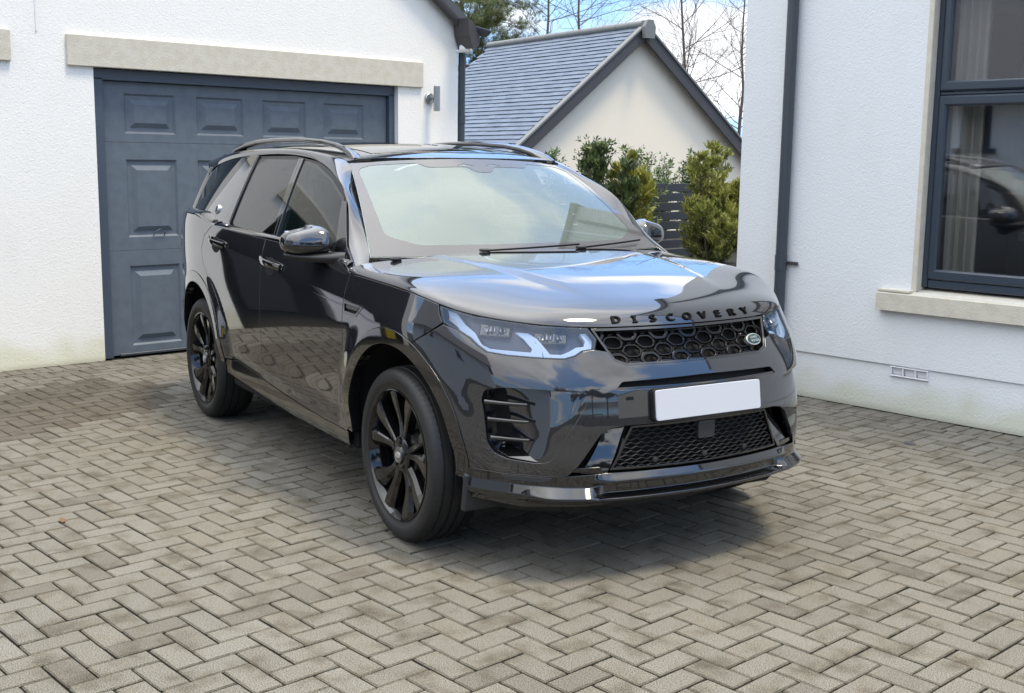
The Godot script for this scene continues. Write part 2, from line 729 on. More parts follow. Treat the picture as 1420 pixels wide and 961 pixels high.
func car_materials() -> void:
	var paint := mat(Color(.020, .0215, .026), .04, .25)
	paint.metallic_specular = .66
	paint.clearcoat_enabled = true
	paint.clearcoat = 1.0
	paint.clearcoat_roughness = .015
	M.paint = paint
	var gloss := mat(Color(.006, .006, .007), .06)
	gloss.clearcoat_enabled = true
	gloss.clearcoat = 1.0
	gloss.clearcoat_roughness = .01
	M.gloss = gloss
	M.satin = mat(Color(.010, .010, .011), .38)
	M.black = mat(Color(.004, .004, .004), .85)
	M.letter = mat(Color(.002, .002, .002), .5)
	M.letter.metallic_specular = .2
	M.ring = mat(Color(.003, .003, .003), .16)
	M.ring.metallic_specular = .42
	M.rim = mat(Color(.004, .004, .0045), .10)
	M.rim.metallic_specular = .55
	M.plastic = mat(Color(.022, .022, .024), .55)
	M.rubber = mat(Color(.011, .011, .0115), .55)
	M.chrome = mat(Color(.75, .76, .78), .12, 1.0)
	M.steel = mat(Color(.28, .28, .29), .35, 1.0)
	M.disc = mat(Color(.16, .16, .16), .4, .9)
	var tint := mat(Color(.004, .005, .006), .02)
	tint.transparency = BaseMaterial3D.TRANSPARENCY_ALPHA
	tint.albedo_color.a = .88
	tint.metallic_specular = .7
	M.tint = tint
	var door_glass := mat(Color(.006, .012, .012), .02)
	door_glass.transparency = BaseMaterial3D.TRANSPARENCY_ALPHA
	door_glass.albedo_color.a = .45
	door_glass.metallic_specular = .7
	M.door_glass = door_glass
	var screen := mat(Color(.28, .345, .315), .02, .36)
	screen.transparency = BaseMaterial3D.TRANSPARENCY_ALPHA
	screen.albedo_color.a = .20
	screen.metallic_specular = .7
	M.screen = screen
	M.frit = mat(Color(.13, .128, .13), .03, .40)
	var lens := mat(Color(.10, .26, .55), .02)
	lens.transparency = BaseMaterial3D.TRANSPARENCY_ALPHA
	lens.albedo_color.a = .07
	lens.metallic_specular = .6
	M.lens = lens
	M.lamp_body = mat(Color(.007, .024, .070), .3)
	M.light_bar = mat(Color(.27, .37, .54), .3)
	var red := mat(Color(.16, .008, .008), .08)
	red.clearcoat_enabled = true
	red.clearcoat = 1.0
	M.red = red
	M.plate = mat(Color(.50, .52, .57), .4)
	M.green = mat(Color(.018, .050, .034), .25)
	M.silver = mat(Color(.62, .63, .65), .25, .8)
	M.leather = mat(Color(.05, .05, .052), .6)
	M.trim = mat(Color(.03, .03, .03), .75)
	M.lining = mat(Color(.30, .30, .29), .9)

func skin_part(called: String, outline: PackedVector2Array, holes: Array, m: Material, parent: Node, off := 0.0, edge := .014, step := .02) -> MeshInstance3D:
	var mb := MB.new()
	patch(mb, skin, outline, holes, step, off, edge)
	return obj(called, mb, m, parent)

func both(called: String, mb: MB, m: Material, parent: Node) -> Array:
	return [obj(called, mb, m, parent), obj(called, mb.mirrored(), m, parent)]

func build_car() -> void:
	make_curves()
	make_rail()
	var car := thing("parked_car", "dark grey five door SUV parked on the block paving with black wheels", "car", Vector3.ZERO, CAR_TURN)
	body_panels(car)
	glasshouse(car)
	front_end(car)
	for x in [0.0, -WB]:
		for side in [1.0, -1.0]:
			wheel(car, x, side)
	mirrors(car)
	cabin(car)
	small_parts(car)

func body_panels(car: Node3D) -> void:
	var gap := -.0028
	# front wing
	var wing := [[-.445, 1.092]]
	for s in [-.32, -.197, -.05, .106, .23, .345]:
		wing.append([s, shut.at(s) - .003])
	wing.append_array([[.36, 1.0], [.388, .968]])
	wing.append_array(arch(0.0, .488, 1.19, PI + .02, 26))
	wing.append_array([[-.486, .375], [-.49, .47], [-.49, .70], [-.475, .878], [-.457, .98], [-.453, 1.04]])
	var vent := poly([[-.452, .975], [-.245, .970], [-.318, .918], [-.452, .920]])
	var wing_p := grown(poly(wing), gap)
	var d1 := [[-.453, 1.04], [-.457, .98], [-.475, .878], [-.49, .70], [-.49, .47], [-.486, .375], [-.75, .377], [-1.0, .385], [-1.3, .40], [-1.6, .42], [-1.645, .506], [-1.607, .69], [-1.56, .9], [-1.535, 1.06], [-1.543, 1.176], [-1.2, 1.168], [-.8, 1.158], [-.52, 1.130], [-.445, 1.094]]
	var d2 := [[-1.543, 1.176], [-1.535, 1.06], [-1.56, .9], [-1.607, .69], [-1.645, .506], [-1.6, .42], [-1.8, .432], [-2.08, .455], [-2.13, .50], [-2.185, .55]]
	d2.append_array(arch(-WB, .56, .22, .93, 10))
	d2.append_array([[-2.47, .90], [-2.565, .99], [-2.575, 1.06], [-2.53, 1.134], [-2.42, 1.20], [-2.0, 1.186]])
	var rear := [[-2.42, 1.20], [-2.53, 1.134], [-2.575, 1.06], [-2.565, .99], [-2.47, .90]]
	rear.append_array(arch(-WB, .56, .93, .22, 10))
	rear.append_array([[-2.185, .55], [-2.13, .50], [-2.085, .458], [-2.25, .442]])
	rear.append_array(arch(-WB, .488, .05, PI - .05, 26))
	rear.append_array([[-3.23, .40], [-3.45, .38], [SR, .38], [SR, 1.24], [-3.4, 1.25], [-2.8, 1.245]])
	var sill := [[-.486, .372], [-.75, .374], [-1.0, .382], [-1.3, .397], [-1.6, .417], [-1.8, .429], [-2.08, .452], [-2.25, .437], [-2.24, .36], [-1.2, .30], [-.50, .30]]
	for left in [false, true]:
		var fl := func(a) -> PackedVector2Array:
			var p: PackedVector2Array = a if a is PackedVector2Array else poly(a)
			return flip_s(p) if left else p
		var w := skin_part("wing", fl.call(wing_p), [fl.call(vent)], M.paint, car)
		# side vent in the wing
		var vb := MB.new()
		patch(vb, skin, fl.call(grown(vent, -.002)), [], .03, -.012, 0.0)
		obj("vent_recess", vb, M.black, w)
		vb = MB.new()
		var inner := grown(vent, -.010)
		patch(vb, skin, fl.call(grown(vent, -.001)), [fl.call(inner)], .03, .002, .012)
		obj("vent_frame", vb, M.gloss, w)
		vb = MB.new()
		patch(vb, skin, fl.call(poly([[-.435, .962], [-.30, .961], [-.325, .943], [-.435, .944]])), [], .03, -.004, .008)
		obj("vent_blade", vb, M.steel, w)
		for d in 2:
			var door := skin_part("door", fl.call(grown(poly([d1, d2][d]), gap)), [], M.paint, car)
			var hx: float = [-1.375, -2.27][d]
			var hy: float = [1.058, 1.108][d]
			handle(door, hx, hy, left)
		skin_part("quarter_panel", fl.call(grown(poly(rear), gap)), [], M.paint, car)
		skin_part("sill", fl.call(grown(poly(sill), gap)), [], M.gloss, car, -.004)
		for cx in [0.0, -WB]:
			var ring := arch(cx, .486, -.10 if cx == 0.0 else .0, PI + (.06 if cx == 0.0 else .0), 40)
			var low := -.10 if cx == 0.0 else .0
			ring.append_array(arch(cx, .425, PI + (.08 if cx == 0.0 else .0), low, 40))
			skin_part("wheel_arch_trim", fl.call(poly(ring)), [], M.gloss, car, .004, .05)
			# liner: half a drum, closed inward
			var lb := MB.new()
			var zl := -1.0 if left else 1.0
			var drum := func(a: float, b: float) -> Vector3:
				var an := lerpf(-.10, PI + .06, a)
				var x: float = cx + cos(an) * .455
				var y: float = .42 + sin(an) * .455
				var edge: float = skin(x if x < .2 else x + (x - .2) * .16, maxf(y, .40)).z - .014
				return Vector3(x, y, zl * lerpf(edge, .525, b))
			lb.grid(drum, 48, 2, 1.0 if left else -1.0)
			lb.box(Vector3(cx, .63, zl * .53), Vector3(.86, .46, .02))
			obj("wheel_arch_liner", lb, M.black, car)
		# tail lamp
		var tl := skin_part("tail_light", fl.call(rounded(poly([[-3.30, 1.02], [-3.75, 1.0], [-3.85, 1.13], [-3.36, 1.15]]), .03)), [], M.red, car, .006, .03)
		# dark inner skin, so that the gaps between panels are dark
		var inn := MB.new()
		var hull := [[-4.33, 1.2], [-4.33, .36]]
		hull.append_array(arch(-WB, .47, PI, 0.0, 20))
		hull.append_array([[-2.2, .33], [-.55, .33]])
		hull.append_array(arch(0.0, .47, PI, 0.35, 20))
		hull.append_array([[.35, .9], [.30, 1.03], [-.4, 1.075], [-1.5, 1.15], [-2.6, 1.2]])
		patch(inn, skin, fl.call(poly(hull)), [], .06, -.022, 0.0)
		obj("body_shell", inn, M.black, car)
	# bonnet, trimmed along the screen
	var bon := [[SF, 0.0]]
	for s in [1.3, 1.05, .837, .576, .353, .106, -.197, -.33]:
		bon.append([s, 0.0])
	bon.append_array([[-.345, .03], [-.40, .10], [-.455, .17], [-.45, .24], [-.40, .40], [-.355, .62], [-.33, .80], [-.325, 1.0]])
	bon.append_array([[.2, 1.0], [.8, 1.0], [1.2, 1.0], [SF, 1.0]])
	var mb := MB.new()
	skip_edge = func(a: Vector2, c: Vector2) -> bool: return (a.y > .98 and c.y > .98) or (a.x > SF - 1e-4 and c.x > SF - 1e-4)
	patch(mb, bonnet_at, poly(bon), [], .03, 0.0, .012, 1.0, null, .025)
	skip_edge = null
	mb.add(mb.mirrored())
	obj("bonnet", mb, M.paint, car)
	# scuttle piece beside the bonnet, up to the screen pillar
	mb = MB.new()
	patch(mb, bonnet_at, poly([[-.337, 0.004], [-.352, .03], [-.408, .10], [-.463, .172], [-.56, .17], [-.60, .06], [-.56, .0]]), [], .03, 0.0, .012, 1.0, null, .03)
	both("scuttle_corner", mb, M.paint, car)
	# dark scuttle below the screen
	mb = MB.new()
	patch(mb, bonnet_at, poly([[-.30, .08], [-.30, .999], [-.52, .999], [-.52, .08]]), [], .05, -.028, 0.0, 1.0, null, .08)
	mb.add(mb.mirrored())
	obj("scuttle_panel", mb, M.plastic, car)
	# sheet under the bonnet gap
	mb = MB.new()
	mb.box(Vector3(-.02, .93, 0), Vector3(.8, .06, 1.40))
	mb.box(Vector3(-1.55, .30, 0), Vector3(3.9, .14, 1.2), Basis.IDENTITY, .03)
	mb.box(Vector3(-1.37, .33, 0), Vector3(1.75, .10, 1.76), Basis.IDENTITY, .02)
	mb.box(Vector3(.45, .36, 0), Vector3(.60, .22, 1.1), Basis.IDENTITY, .04)
	obj("underbody", mb, M.black, car)

func handle(door: Node, x: float, y: float, left: bool) -> void:
	var fx := func(s: float) -> float:
		return 2.0 * SF - s if left else s
	var dish := PackedVector2Array()
	for k in 20:
		var a := TAU * k / 20
		dish.append(Vector2(fx.call(x - .03 + cos(a) * .075), y - .012 + sin(a) * .045))
	var mb := MB.new()
	patch(mb, skin, dish, [], .02, .0012, .001)
	obj("handle_recess", mb, M.black, door)
	mb = MB.new()
	var path := []
	var wide := []
	var ra := []
	var rb := []
	for k in 9:
		var t := k / 8.0
		var s: float = fx.call(x - .14 + .28 * t)
		path.append(skin(s, y + .016 - .024 * t) + skin_normal(s, y) * (.008 + .030 * sin(PI * clampf(t, .02, .98))))
		wide.append(Vector3.UP)
		ra.append(.0165)
		rb.append(.009)
	mb.bar(path, wide, ra, rb, 12)
	obj("handle", mb, M.gloss, door)

func glasshouse(car: Node3D) -> void:
	# roof
	var rp := []
	for k in 13:
		var z := lerpf(-.625, .625, k / 12.0)
		rp.append([z, -.989 - .148 * pow(z / .62, 2.0)])
	rp.append_array([[.625, -2.2], [.60, -3.2], [.50, -3.42], [-.50, -3.42], [-.60, -3.2], [-.625, -2.2]])
	var mb := MB.new()
	patch(mb, roof_at, poly(rp), [], .04, 0.0, .015, 1.0)
	var roof := obj("roof", mb, M.paint, car)
	mb = MB.new()
	patch(mb, roof_at, poly([[-.47, -1.20], [-.48, -2.9], [.48, -2.9], [.47, -1.20], [0, -1.12]]), [], .05, .003, .004)
	obj("glass_roof_panel", mb, M.gloss, roof)
	# pillars and cant rails
	mb = MB.new()
	patch(mb, rail_at, poly([[.0, 0], [1.0, 0], [1.0, 1.0], [0.0, 1.0]]), [], .012, 0.0, .012, 1.0, null, .1)
	both("roof_side", mb, M.paint, car)
	# black opening, then panes and pillars on it
	var opening := poly([[-.52, 1.135], [-.61, 1.205], [-.80, 1.405], [-1.055, 1.513], [-1.34, 1.577], [-1.72, 1.607], [-2.30, 1.604], [-2.75, 1.582], [-3.1, 1.545], [-3.3, 1.50], [-3.3, 1.22], [-2.42, 1.195], [-1.5, 1.165]])
	mb = MB.new()
	patch(mb, side_glass, opening, [poly([[-.72, 1.19], [-.87, 1.40], [-1.08, 1.485], [-1.36, 1.553], [-1.53, 1.568], [-1.45, 1.197]]), poly([[-1.545, 1.20], [-1.63, 1.572], [-2.20, 1.572], [-2.20, 1.232]])], .05, -.010, .02)
	both("door_frame", mb, M.satin, car)
	var front_pane := rounded(poly([[-.70, 1.18], [-.85, 1.41], [-1.07, 1.495], [-1.35, 1.563], [-1.545, 1.582], [-1.46, 1.185]]), .02)
	var rear_pane := rounded(poly([[-1.53, 1.187], [-1.625, 1.585], [-2.262, 1.586], [-2.238, 1.23], [-2.19, 1.215]]), .02)
	mb = MB.new()
	patch(mb, side_glass, front_pane, [], .05, -.005, .004)
	both("door_window", mb, M.door_glass, car)
	mb = MB.new()
	patch(mb, side_glass, rear_pane, [], .05, -.005, .004)
	both("door_window", mb, M.tint, car)
	# middle pillar in gloss black, split between the doors
	mb = MB.new()
	patch(mb, side_glass, poly([[-1.462, 1.178], [-1.555, 1.588], [-1.585, 1.588], [-1.492, 1.178]]), [], .04, .002, .01)
	patch(mb, side_glass, poly([[-1.497, 1.178], [-1.590, 1.588], [-1.622, 1.588], [-1.528, 1.178]]), [], .04, .002, .01)
	both("door_pillar", mb, M.gloss, car)
	# mirror-side triangle
	mb = MB.new()
	patch(mb, side_glass, poly([[-.545, 1.15], [-.70, 1.155], [-.715, 1.17], [-.845, 1.395], [-.80, 1.392], [-.62, 1.195]]), [], .04, .001, .01)
	both("mirror_trim", mb, M.gloss, car)
	# body coloured pillar that slants back
	mb = MB.new()
	patch(mb, side_glass, poly([[-2.255, 1.21], [-2.275, 1.60], [-2.42, 1.604], [-2.79, 1.27], [-2.80, 1.225], [-2.42, 1.20]]), [], .04, .004, .012)
	both("body_pillar", mb, M.paint, car)
	mb = MB.new()
	patch(mb, side_glass, poly([[-2.262, 1.225], [-2.282, 1.592], [-2.315, 1.593], [-2.36, 1.33], [-2.38, 1.245]]), [], .04, .007, .008)
	both("window_trim", mb, M.gloss, car)
	mb = MB.new()
	patch(mb, side_glass, poly([[-2.435, 1.597], [-2.80, 1.262], [-3.26, 1.262], [-3.28, 1.49], [-2.95, 1.562]]), [], .04, .002, .006)
	both("quarter_window", mb, M.tint, car)
	# belt moulding
	var belt := func(a: float, b: float) -> Vector3:
		var x := lerpf(-.50, -2.46, a)
		var y := lerpf(1.128, 1.20, eased(.0, .22, a)) if a < .22 else lerpf(1.1640, 1.2020, (a - .22) / .78)
		y = lerpf(1.120, 1.163, clampf(a / .2, 0, 1)) if a < .2 else lerpf(1.163, 1.199, (a - .2) / .8)
		var p := skin(x, y)
		var q := side_glass(x, y + .020)
		q.z += .004
		var m := (p + q) * .5 + Vector3(0, .010, .004)
		return p * (1 - b) * (1 - b) + m * 2.0 * b * (1 - b) + q * b * b
	mb = MB.new()
	mb.grid(belt, 60, 4, -1.0)
	both("belt_moulding", mb, M.gloss, car)
	var shoulder := func(a: float, b: float) -> Vector3:
		var x := lerpf(-2.40, -3.36, a)
		var p := skin(x, lerpf(1.197, 1.25, eased(0, .5, a)))
		var q := side_glass(x, lerpf(1.222, 1.266, eased(0, .4, a)))
		q.z += .004
		var m := (p + q) * .5 + Vector3(0, .016, .012)
		return p * (1 - b) * (1 - b) + m * 2.0 * b * (1 - b) + q * b * b
	mb = MB.new()
	mb.grid(shoulder, 40, 6, -1.0)
	both("shoulder_panel", mb, M.paint, car)
	# windscreen with its dark border and sensor cover
	mb = MB.new()
	var sc := poly([[-1, -.03], [-.5, -.03], [0, -.03], [.5, -.03], [1, -.03], [1, .993], [.5, .993], [-.5, .993], [-1, .993]])
	patch(mb, screen_at, sc, [], .06, .0, .004, -1.0)
	var ws := obj("windscreen", mb, M.screen, car)
	mb = MB.new()
	var clear := rounded(poly([[-.90, .16], [-.93, .50], [-.955, .90], [-.86, .945], [-.50, .945], [-.45, .885], [-.12, .885], [-.07, .815], [.07, .815], [.12, .885], [.45, .885], [.50, .945], [.86, .945], [.955, .90], [.93, .50], [.90, .16], [.72, .07], [-.72, .07]]), .05)
	patch(mb, screen_at, grown(sc, -.004), [clear, poly([[-.20, .897], [-.135, .928], [-.05, .902]]), poly([[.20, .897], [.135, .928], [.05, .902]])], .022, .0012, 0.0, -1.0)
	obj("screen_border", mb, M.frit, ws)
	# the rear screen and tailgate
	var back := func(a: float, b: float) -> Vector3:
		var u := a * 2.0 - 1.0
		var low := Vector3(-3.62 + .20 * u * u, 1.22, .74 * u)
		var top := Vector3(-3.40 + .06 * u * u, 1.60 - .05 * u * u, .60 * u)
		return low.lerp(top, b) + Vector3(-.03, .01, 0) * sin(PI * b)
	mb = MB.new()
	mb.grid(back, 20, 10, 1.0)
	obj("tailgate_window", mb, M.tint, car)
	mb = MB.new()
	mb.bar([Vector3(-3.34, 1.588, -.50), Vector3(-3.44, 1.592, -.3), Vector3(-3.47, 1.595, 0), Vector3(-3.44, 1.592, .3), Vector3(-3.34, 1.588, .50)], [Vector3(-1, .1, 0)], [.09], [.016], 12)
	obj("roof_spoiler", mb, M.paint, car)
	for s in [1.0, -1.0]:
		var cb := MB.new()
		var corner := func(a: float, b: float) -> Vector3:
			var p := side_glass(lerpf(-3.30, -3.34, b), lerpf(1.22, 1.52, a))
			var q: Vector3 = back.call(.985, a)
			return p.lerp(q, b) + Vector3(-.02, 0, .03) * sin(PI * b)
		cb.grid(corner, 10, 8, 1.0)
		if s < 0:
			cb = cb.mirrored()
		obj("tailgate_corner", cb, M.paint, car)
	mb = MB.new()
	mb.box(Vector3(-3.45, 1.20, 0), Vector3(.34, .05, 1.3), Basis.IDENTITY, .02)
	obj("tailgate_ledge", mb, M.paint, car)

func front_end(car: Node3D) -> void:
	var hl := poly([[.357, 1.030], [.376, .985], [.392, .968], [.47, .948], [.537, .922], [.575, .895], [.61, .874], [.70, .866], [.803, .863], [.927, .861], [.972, .872], [1.003, .888], [1.052, .894], [1.072, .930], [1.05, .970], [.837, .981], [.576, 1.002], [.45, 1.020]])
	var gr := poly([[1.062, .968], [1.10, .885], [1.118, .852], [1.165, .834], [SF, .834], [2 * SF - 1.165, .834], [2 * SF - 1.118, .852], [2 * SF - 1.10, .885], [2 * SF - 1.062, .968], [SF, .9665]])
	var slot := rounded(poly([[1.092, .747], [1.125, .779], [SF, .786], [2 * SF - 1.125, .779], [2 * SF - 1.092, .747], [SF, .745]]), .012)
	var vent := rounded(poly([[.550, .700], [.571, .738], [.66, .751], [.831, .752], [.985, .746], [.980, .70], [.835, .478], [.78, .468], [.646, .473], [.590, .490], [.567, .526]]), .02)
	var mouth := poly([[.905, .424], [.937, .459], [1.03, .585], [1.07, .607], [1.12, .615], [SF, .617], [2 * SF - 1.12, .615], [2 * SF - 1.07, .607], [2 * SF - 1.03, .585], [2 * SF - .937, .459], [2 * SF - .905, .424]])
	# bumper skin over the whole nose
	var bp := []
	var half := [[.392, .962]]
	half.append_array(arch(0.0, .488, 1.185, .12, 24))
	half.append_array([[.46, .424], [.614, .416], [.765, .422], [.905, .424]])
	bp = half.duplicate()
	bp.append_array([[.937, .459], [1.03, .585], [1.07, .607], [1.12, .615], [SF, .617]])
	for k in [[1.12, .615], [1.07, .607], [1.03, .585], [.937, .459]]:
		bp.append([2 * SF - k[0], k[1]])
	for k in range(half.size() - 1, -1, -1):
		bp.append([2 * SF - half[k][0], half[k][1]])
	for k in [[.47, .948], [.537, .922], [.575, .895], [.61, .874], [.70, .866], [.803, .863], [.927, .861], [.972, .872], [1.003, .888], [1.052, .894]]:
		bp.append([2 * SF - k[0], k[1]])
	for k in [[1.10, .885], [1.118, .852], [1.165, .834]]:
		bp.append([2 * SF - k[0], k[1]])
	for k in [[1.165, .834], [1.118, .852], [1.10, .885], [1.052, .894], [1.003, .888], [.972, .872], [.927, .861], [.803, .863], [.70, .866], [.61, .874], [.575, .895], [.537, .922], [.47, .948]]:
		bp.append(k)
	var bumper := skin_part("bumper", grown(poly(bp), -.002), [slot, vent, flip_s(vent)], M.paint, car, 0.0, .02, .018)
	# slot below the grille
	var mb := MB.new()
	patch(mb, skin, grown(slot, .004), [], .03, -.035, 0.0)
	obj("slot_back", mb, M.black, bumper)
	mb = MB.new()
	patch(mb, skin, poly([[1.088, .747], [1.098, .757], [SF, .755], [2 * SF - 1.098, .757], [2 * SF - 1.088, .747], [SF, .7435]]), [], .03, -.004, .03)
	obj("slot_lip", mb, M.gloss, bumper)
	# scooped side vents: a ramp that runs out flush toward the middle
	for left in [false, true]:
		var fs := func(s: float) -> float:
			return 2.0 * SF - s if left else s
		var ramp_at := func(s: float, y: float) -> Vector3:
			var t: float = fs.call(s)
			var end := lerpf(.80, .99, clampf((y - .47) / .28, 0.0, 1.0))
			var a := clampf((end - t) / (end - .60), 0.0, 1.0)
			return skin(s, y) - skin_normal(s, y) * (.0005 + .070 * a * a * (3.0 - 2.0 * a))
		var vp := flip_s(vent) if left else vent
		mb = MB.new()
		patch(mb, ramp_at, grown(vp, .001), [], .02, 0.0, 0.0)
		obj("vent_scoop", mb, M.paint, bumper)
		mb = MB.new()
		for i in vp.size():
			var a := ccw(vp)[i]
			var b := ccw(vp)[(i + 1) % vp.size()]
			var pa := skin(a.x, a.y)
			var pb := skin(b.x, b.y)
			var qa: Vector3 = ramp_at.call(a.x, a.y)
			var qb: Vector3 = ramp_at.call(b.x, b.y)
			if pa.distance_to(qa) + pb.distance_to(qb) > .004:
				mb.flat([pa, pb, qb, qa], skin_normal(fs.call(.75), .61) * .2 + (skin(fs.call(.75), .61) - pa).normalized())
		obj("vent_wall", mb, M.paint, bumper)
		mb = MB.new()
		var inlet := rounded(poly([[.566, .70], [.585, .735], [.632, .738], [.645, .505], [.62, .490], [.588, .53]]), .012)
		patch(mb, ramp_at, flip_s(inlet) if left else inlet, [], .02, .002, .002)
		obj("vent_inlet", mb, M.black, bumper)
		mb = MB.new()
		var ledge_at := func(s: float, y: float) -> Vector3:
			return skin(s, y) - skin_normal(s, y) * (.001 + .055 * clampf((y - .474) / .050, 0.0, 1.0))
		var ledge := poly([[.606, .524], [.596, .497], [.648, .481], [.775, .476], [.825, .480]])
		patch(mb, ledge_at, flip_s(ledge) if left else ledge, [], .02, 0.0, .004)
		obj("vent_ledge", mb, M.gloss, bumper)
		for y in [.688, .622, .551]:
			mb = MB.new()
			var path := []
			var ra := []
			for k in 7:
				var t := k / 6.0
				var s: float = fs.call(lerpf(.566 + (.70 - y) * .12, .742, t))
				path.append(skin(s, y) - skin_normal(s, y) * lerpf(.012, .020, t))
				ra.append(lerpf(.011, .006, t))
			mb.bar(path, [skin_normal(fs.call(.65), y)], [.020, .018, .016, .014, .012, .010, .006], ra, 10)
			obj("vent_fin", mb, M.gloss, bumper)
	# number plate, blank
	mb = MB.new()
	var pl := rounded(poly([[SF - .260, .632], [SF - .260, .7435], [SF + .260, .7435], [SF + .260, .632]]), .01)
	var flatp := func(s: float, y: float) -> Vector3:
		return Vector3(lerpf(.9165, .9015, (y - .632) / .1115), y, -(s - SF))
	patch(mb, flatp, pl, [], .15, .0, .006)
	obj("number_plate", mb, M.plate, car)
	mb = MB.new()
	patch(mb, flatp, grown(pl, .006), [], .15, -.007, .02)
	obj("plate_holder", mb, M.satin, car)
	# lower intake: gloss blades at the ends, wave mesh between
	var hollow := func(s: float, y: float) -> Vector3:
		return skin(s, y) - skin_normal(s, y) * .050
	mb = MB.new()
	patch(mb, hollow, grown(mouth, .01), [], .04, -.02, 0.0)
	obj("intake_back", mb, M.black, bumper)
	mb = MB.new()
	var blade_at := func(s: float, y: float) -> Vector3:
		var t := minf(s, 2 * SF - s)
		var edge := lerpf(1.065, 1.155, clampf((y - .43) / .18, 0, 1))
		var a := clampf((edge - t) / .11, 0.0, 1.0)
		return skin(s, y) - skin_normal(s, y) * (.006 + .052 * clampf((y - .43) / .18, 0.0, 1.0) + .006 * a)
	for left in [false, true]:
		var bl := poly([[1.058, .432], [1.140, .585], [1.155, .611], [1.10, .606], [1.055, .575], [.985, .470], [.96, .432]])
		patch(mb, blade_at, flip_s(bl) if left else bl, [], .02, 0.0, .02)
	obj("intake_blade", mb, M.gloss, bumper)
	mb = MB.new()
	for left in [false, true]:
		var foot := poly([[.925, .438], [.94, .452], [1.03, .455], [1.045, .435]])
		patch(mb, skin, flip_s(foot) if left else foot, [], .02, -.010, .04)
	obj("intake_foot", mb, M.gloss, bumper)
	mb = MB.new()
	var mesh_zone := poly([[1.075, .440], [1.160, .608], [SF, .612], [2 * SF - 1.160, .608], [2 * SF - 1.075, .440], [SF, .434]])
	patch(mb, skin, mesh_zone, [grown(mesh_zone, -.006)], .03, -.014, .02)
	obj("intake_rim", mb, M.gloss, bumper)
	mb = MB.new()
	for r in 11:
		var y := .447 + r * .0155
		var s0 := lerpf(1.085, 1.165, (y - .44) / .165)
		var path := []
		var wide := []
		var k := 0
		var s := s0
		while s < 2 * SF - s0:
			var yy := y + .0042 * sin(s * TAU / .046 + r * PI)
			path.append(skin(s, yy) - skin_normal(s, yy) * .026)
			wide.append(Vector3(1, 0, 0))
			s += .0115
		mb.bar(path, wide, [.007], [.0022], 6)
	obj("intake_mesh", mb, M.satin, bumper, "stuff")
	mb = MB.new()
	var rad := rounded(poly([[SF - .035, .535], [SF - .035, .60], [SF + .045, .60], [SF + .045, .535]]), .008)
	patch(mb, skin, rad, [], .03, -.012, .03)
	obj("radar_cover", mb, M.plastic, bumper)
	for ds in [-.235, .0, .22]:
		mb = MB.new()
		var c := skin(SF + ds, .468) - skin_normal(SF + ds, .468) * .02
		mb.lathe([Vector2(.012, -.02), Vector2(.012, .004), Vector2(.009, .006), Vector2(.0001, .006)], 14, c, skin_normal(SF + ds, .468))
		obj("parking_sensor", mb, M.plastic, bumper)
	# tow eye cover: a thin seam
	mb = MB.new()
	var tow := rounded(poly([[.955, .618], [.975, .66], [1.04, .665], [1.028, .632], [1.01, .618]]), .012)
	patch(mb, skin, tow, [grown(tow, -.0025)], .02, .0006, 0.0)
	obj("tow_cover_seam", mb, M.black, bumper)
	# lower lip in gloss black with an upward ledge
	var lip_at := func(s: float, y: float) -> Vector3:
		var p := skin(s, y)
		var nn := skin_normal(s, maxf(y, .40))
		nn.y = 0.0
		nn = nn.normalized()
		var t := minf(s, 2.0 * SF - s)
		var mid := eased(.98, 1.09, t)
		var base := skin(s, .42)
		base.y = y
		# corner: one broad blade; middle: two blades with a channel between
		var corner := .034 * (1.0 - clampf((y - .345) / .034, 0.0, 1.0)) - .075 * (1.0 - eased(.296, .344, y))
		var centre := .021 * (1.0 - clampf((y - .408) / .024, 0.0, 1.0)) - .050 * (1.0 - eased(.384, .400, y)) * eased(.336, .352, y) - .05 * (1.0 - eased(.305, .338, y))
		var grow := eased(.70, .88, t)
		return base + nn * lerpf(corner * lerpf(.25, 1.0, grow), centre, mid)
	var lp := [[.425, .424], [.614, .4155], [.765, .4215], [.905, .424], [1.06, .434], [SF, .432]]
	var full := lp.duplicate()
	for k in range(lp.size() - 2, -1, -1):
		full.append([2 * SF - lp[k][0], lp[k][1]])
	var low := [[.50, .300], [.70, .292], [1.0, .296], [1.1, .312], [SF, .312]]
	for k in low:
		full.append([2 * SF - k[0], k[1]])
	for k in range(low.size() - 2, -1, -1):
		full.append(low[k])
	mb = MB.new()
	patch(mb, lip_at, grown(poly(full), -.0015), [], .02, 0.0, .02, 1.0, null, .006)
	var lip := obj("splitter", mb, M.gloss, car)
	for left in [false, true]:
		mb = MB.new()
		var fog := rounded(poly([[.625, .410], [.848, .416], [.822, .398], [.650, .396]]), .006)
		patch(mb, lip_at, flip_s(fog) if left else fog, [], .02, .003, .004, 1.0, null, .006)
		obj("fog_reflector", mb, M.plastic, lip)
	mb = MB.new()
	var skirt := func(a: float, b: float) -> Vector3:
		var s := lerpf(.50, 2 * SF - .50, a)
		var p: Vector3 = lip_at.call(s, .318)
		return Vector3(p.x * (1.0 - .16 * b) - .05 * b - .01, .318 - .09 * b, p.z * (1.0 - .10 * b))
	mb.grid(skirt, 50, 4, -1.0)
	obj("under_skirt", mb, M.plastic, car)
	grille(car, gr)
	for left in [false, true]:
		headlight(car, flip_s(hl) if left else hl, left)
	lettering(car)

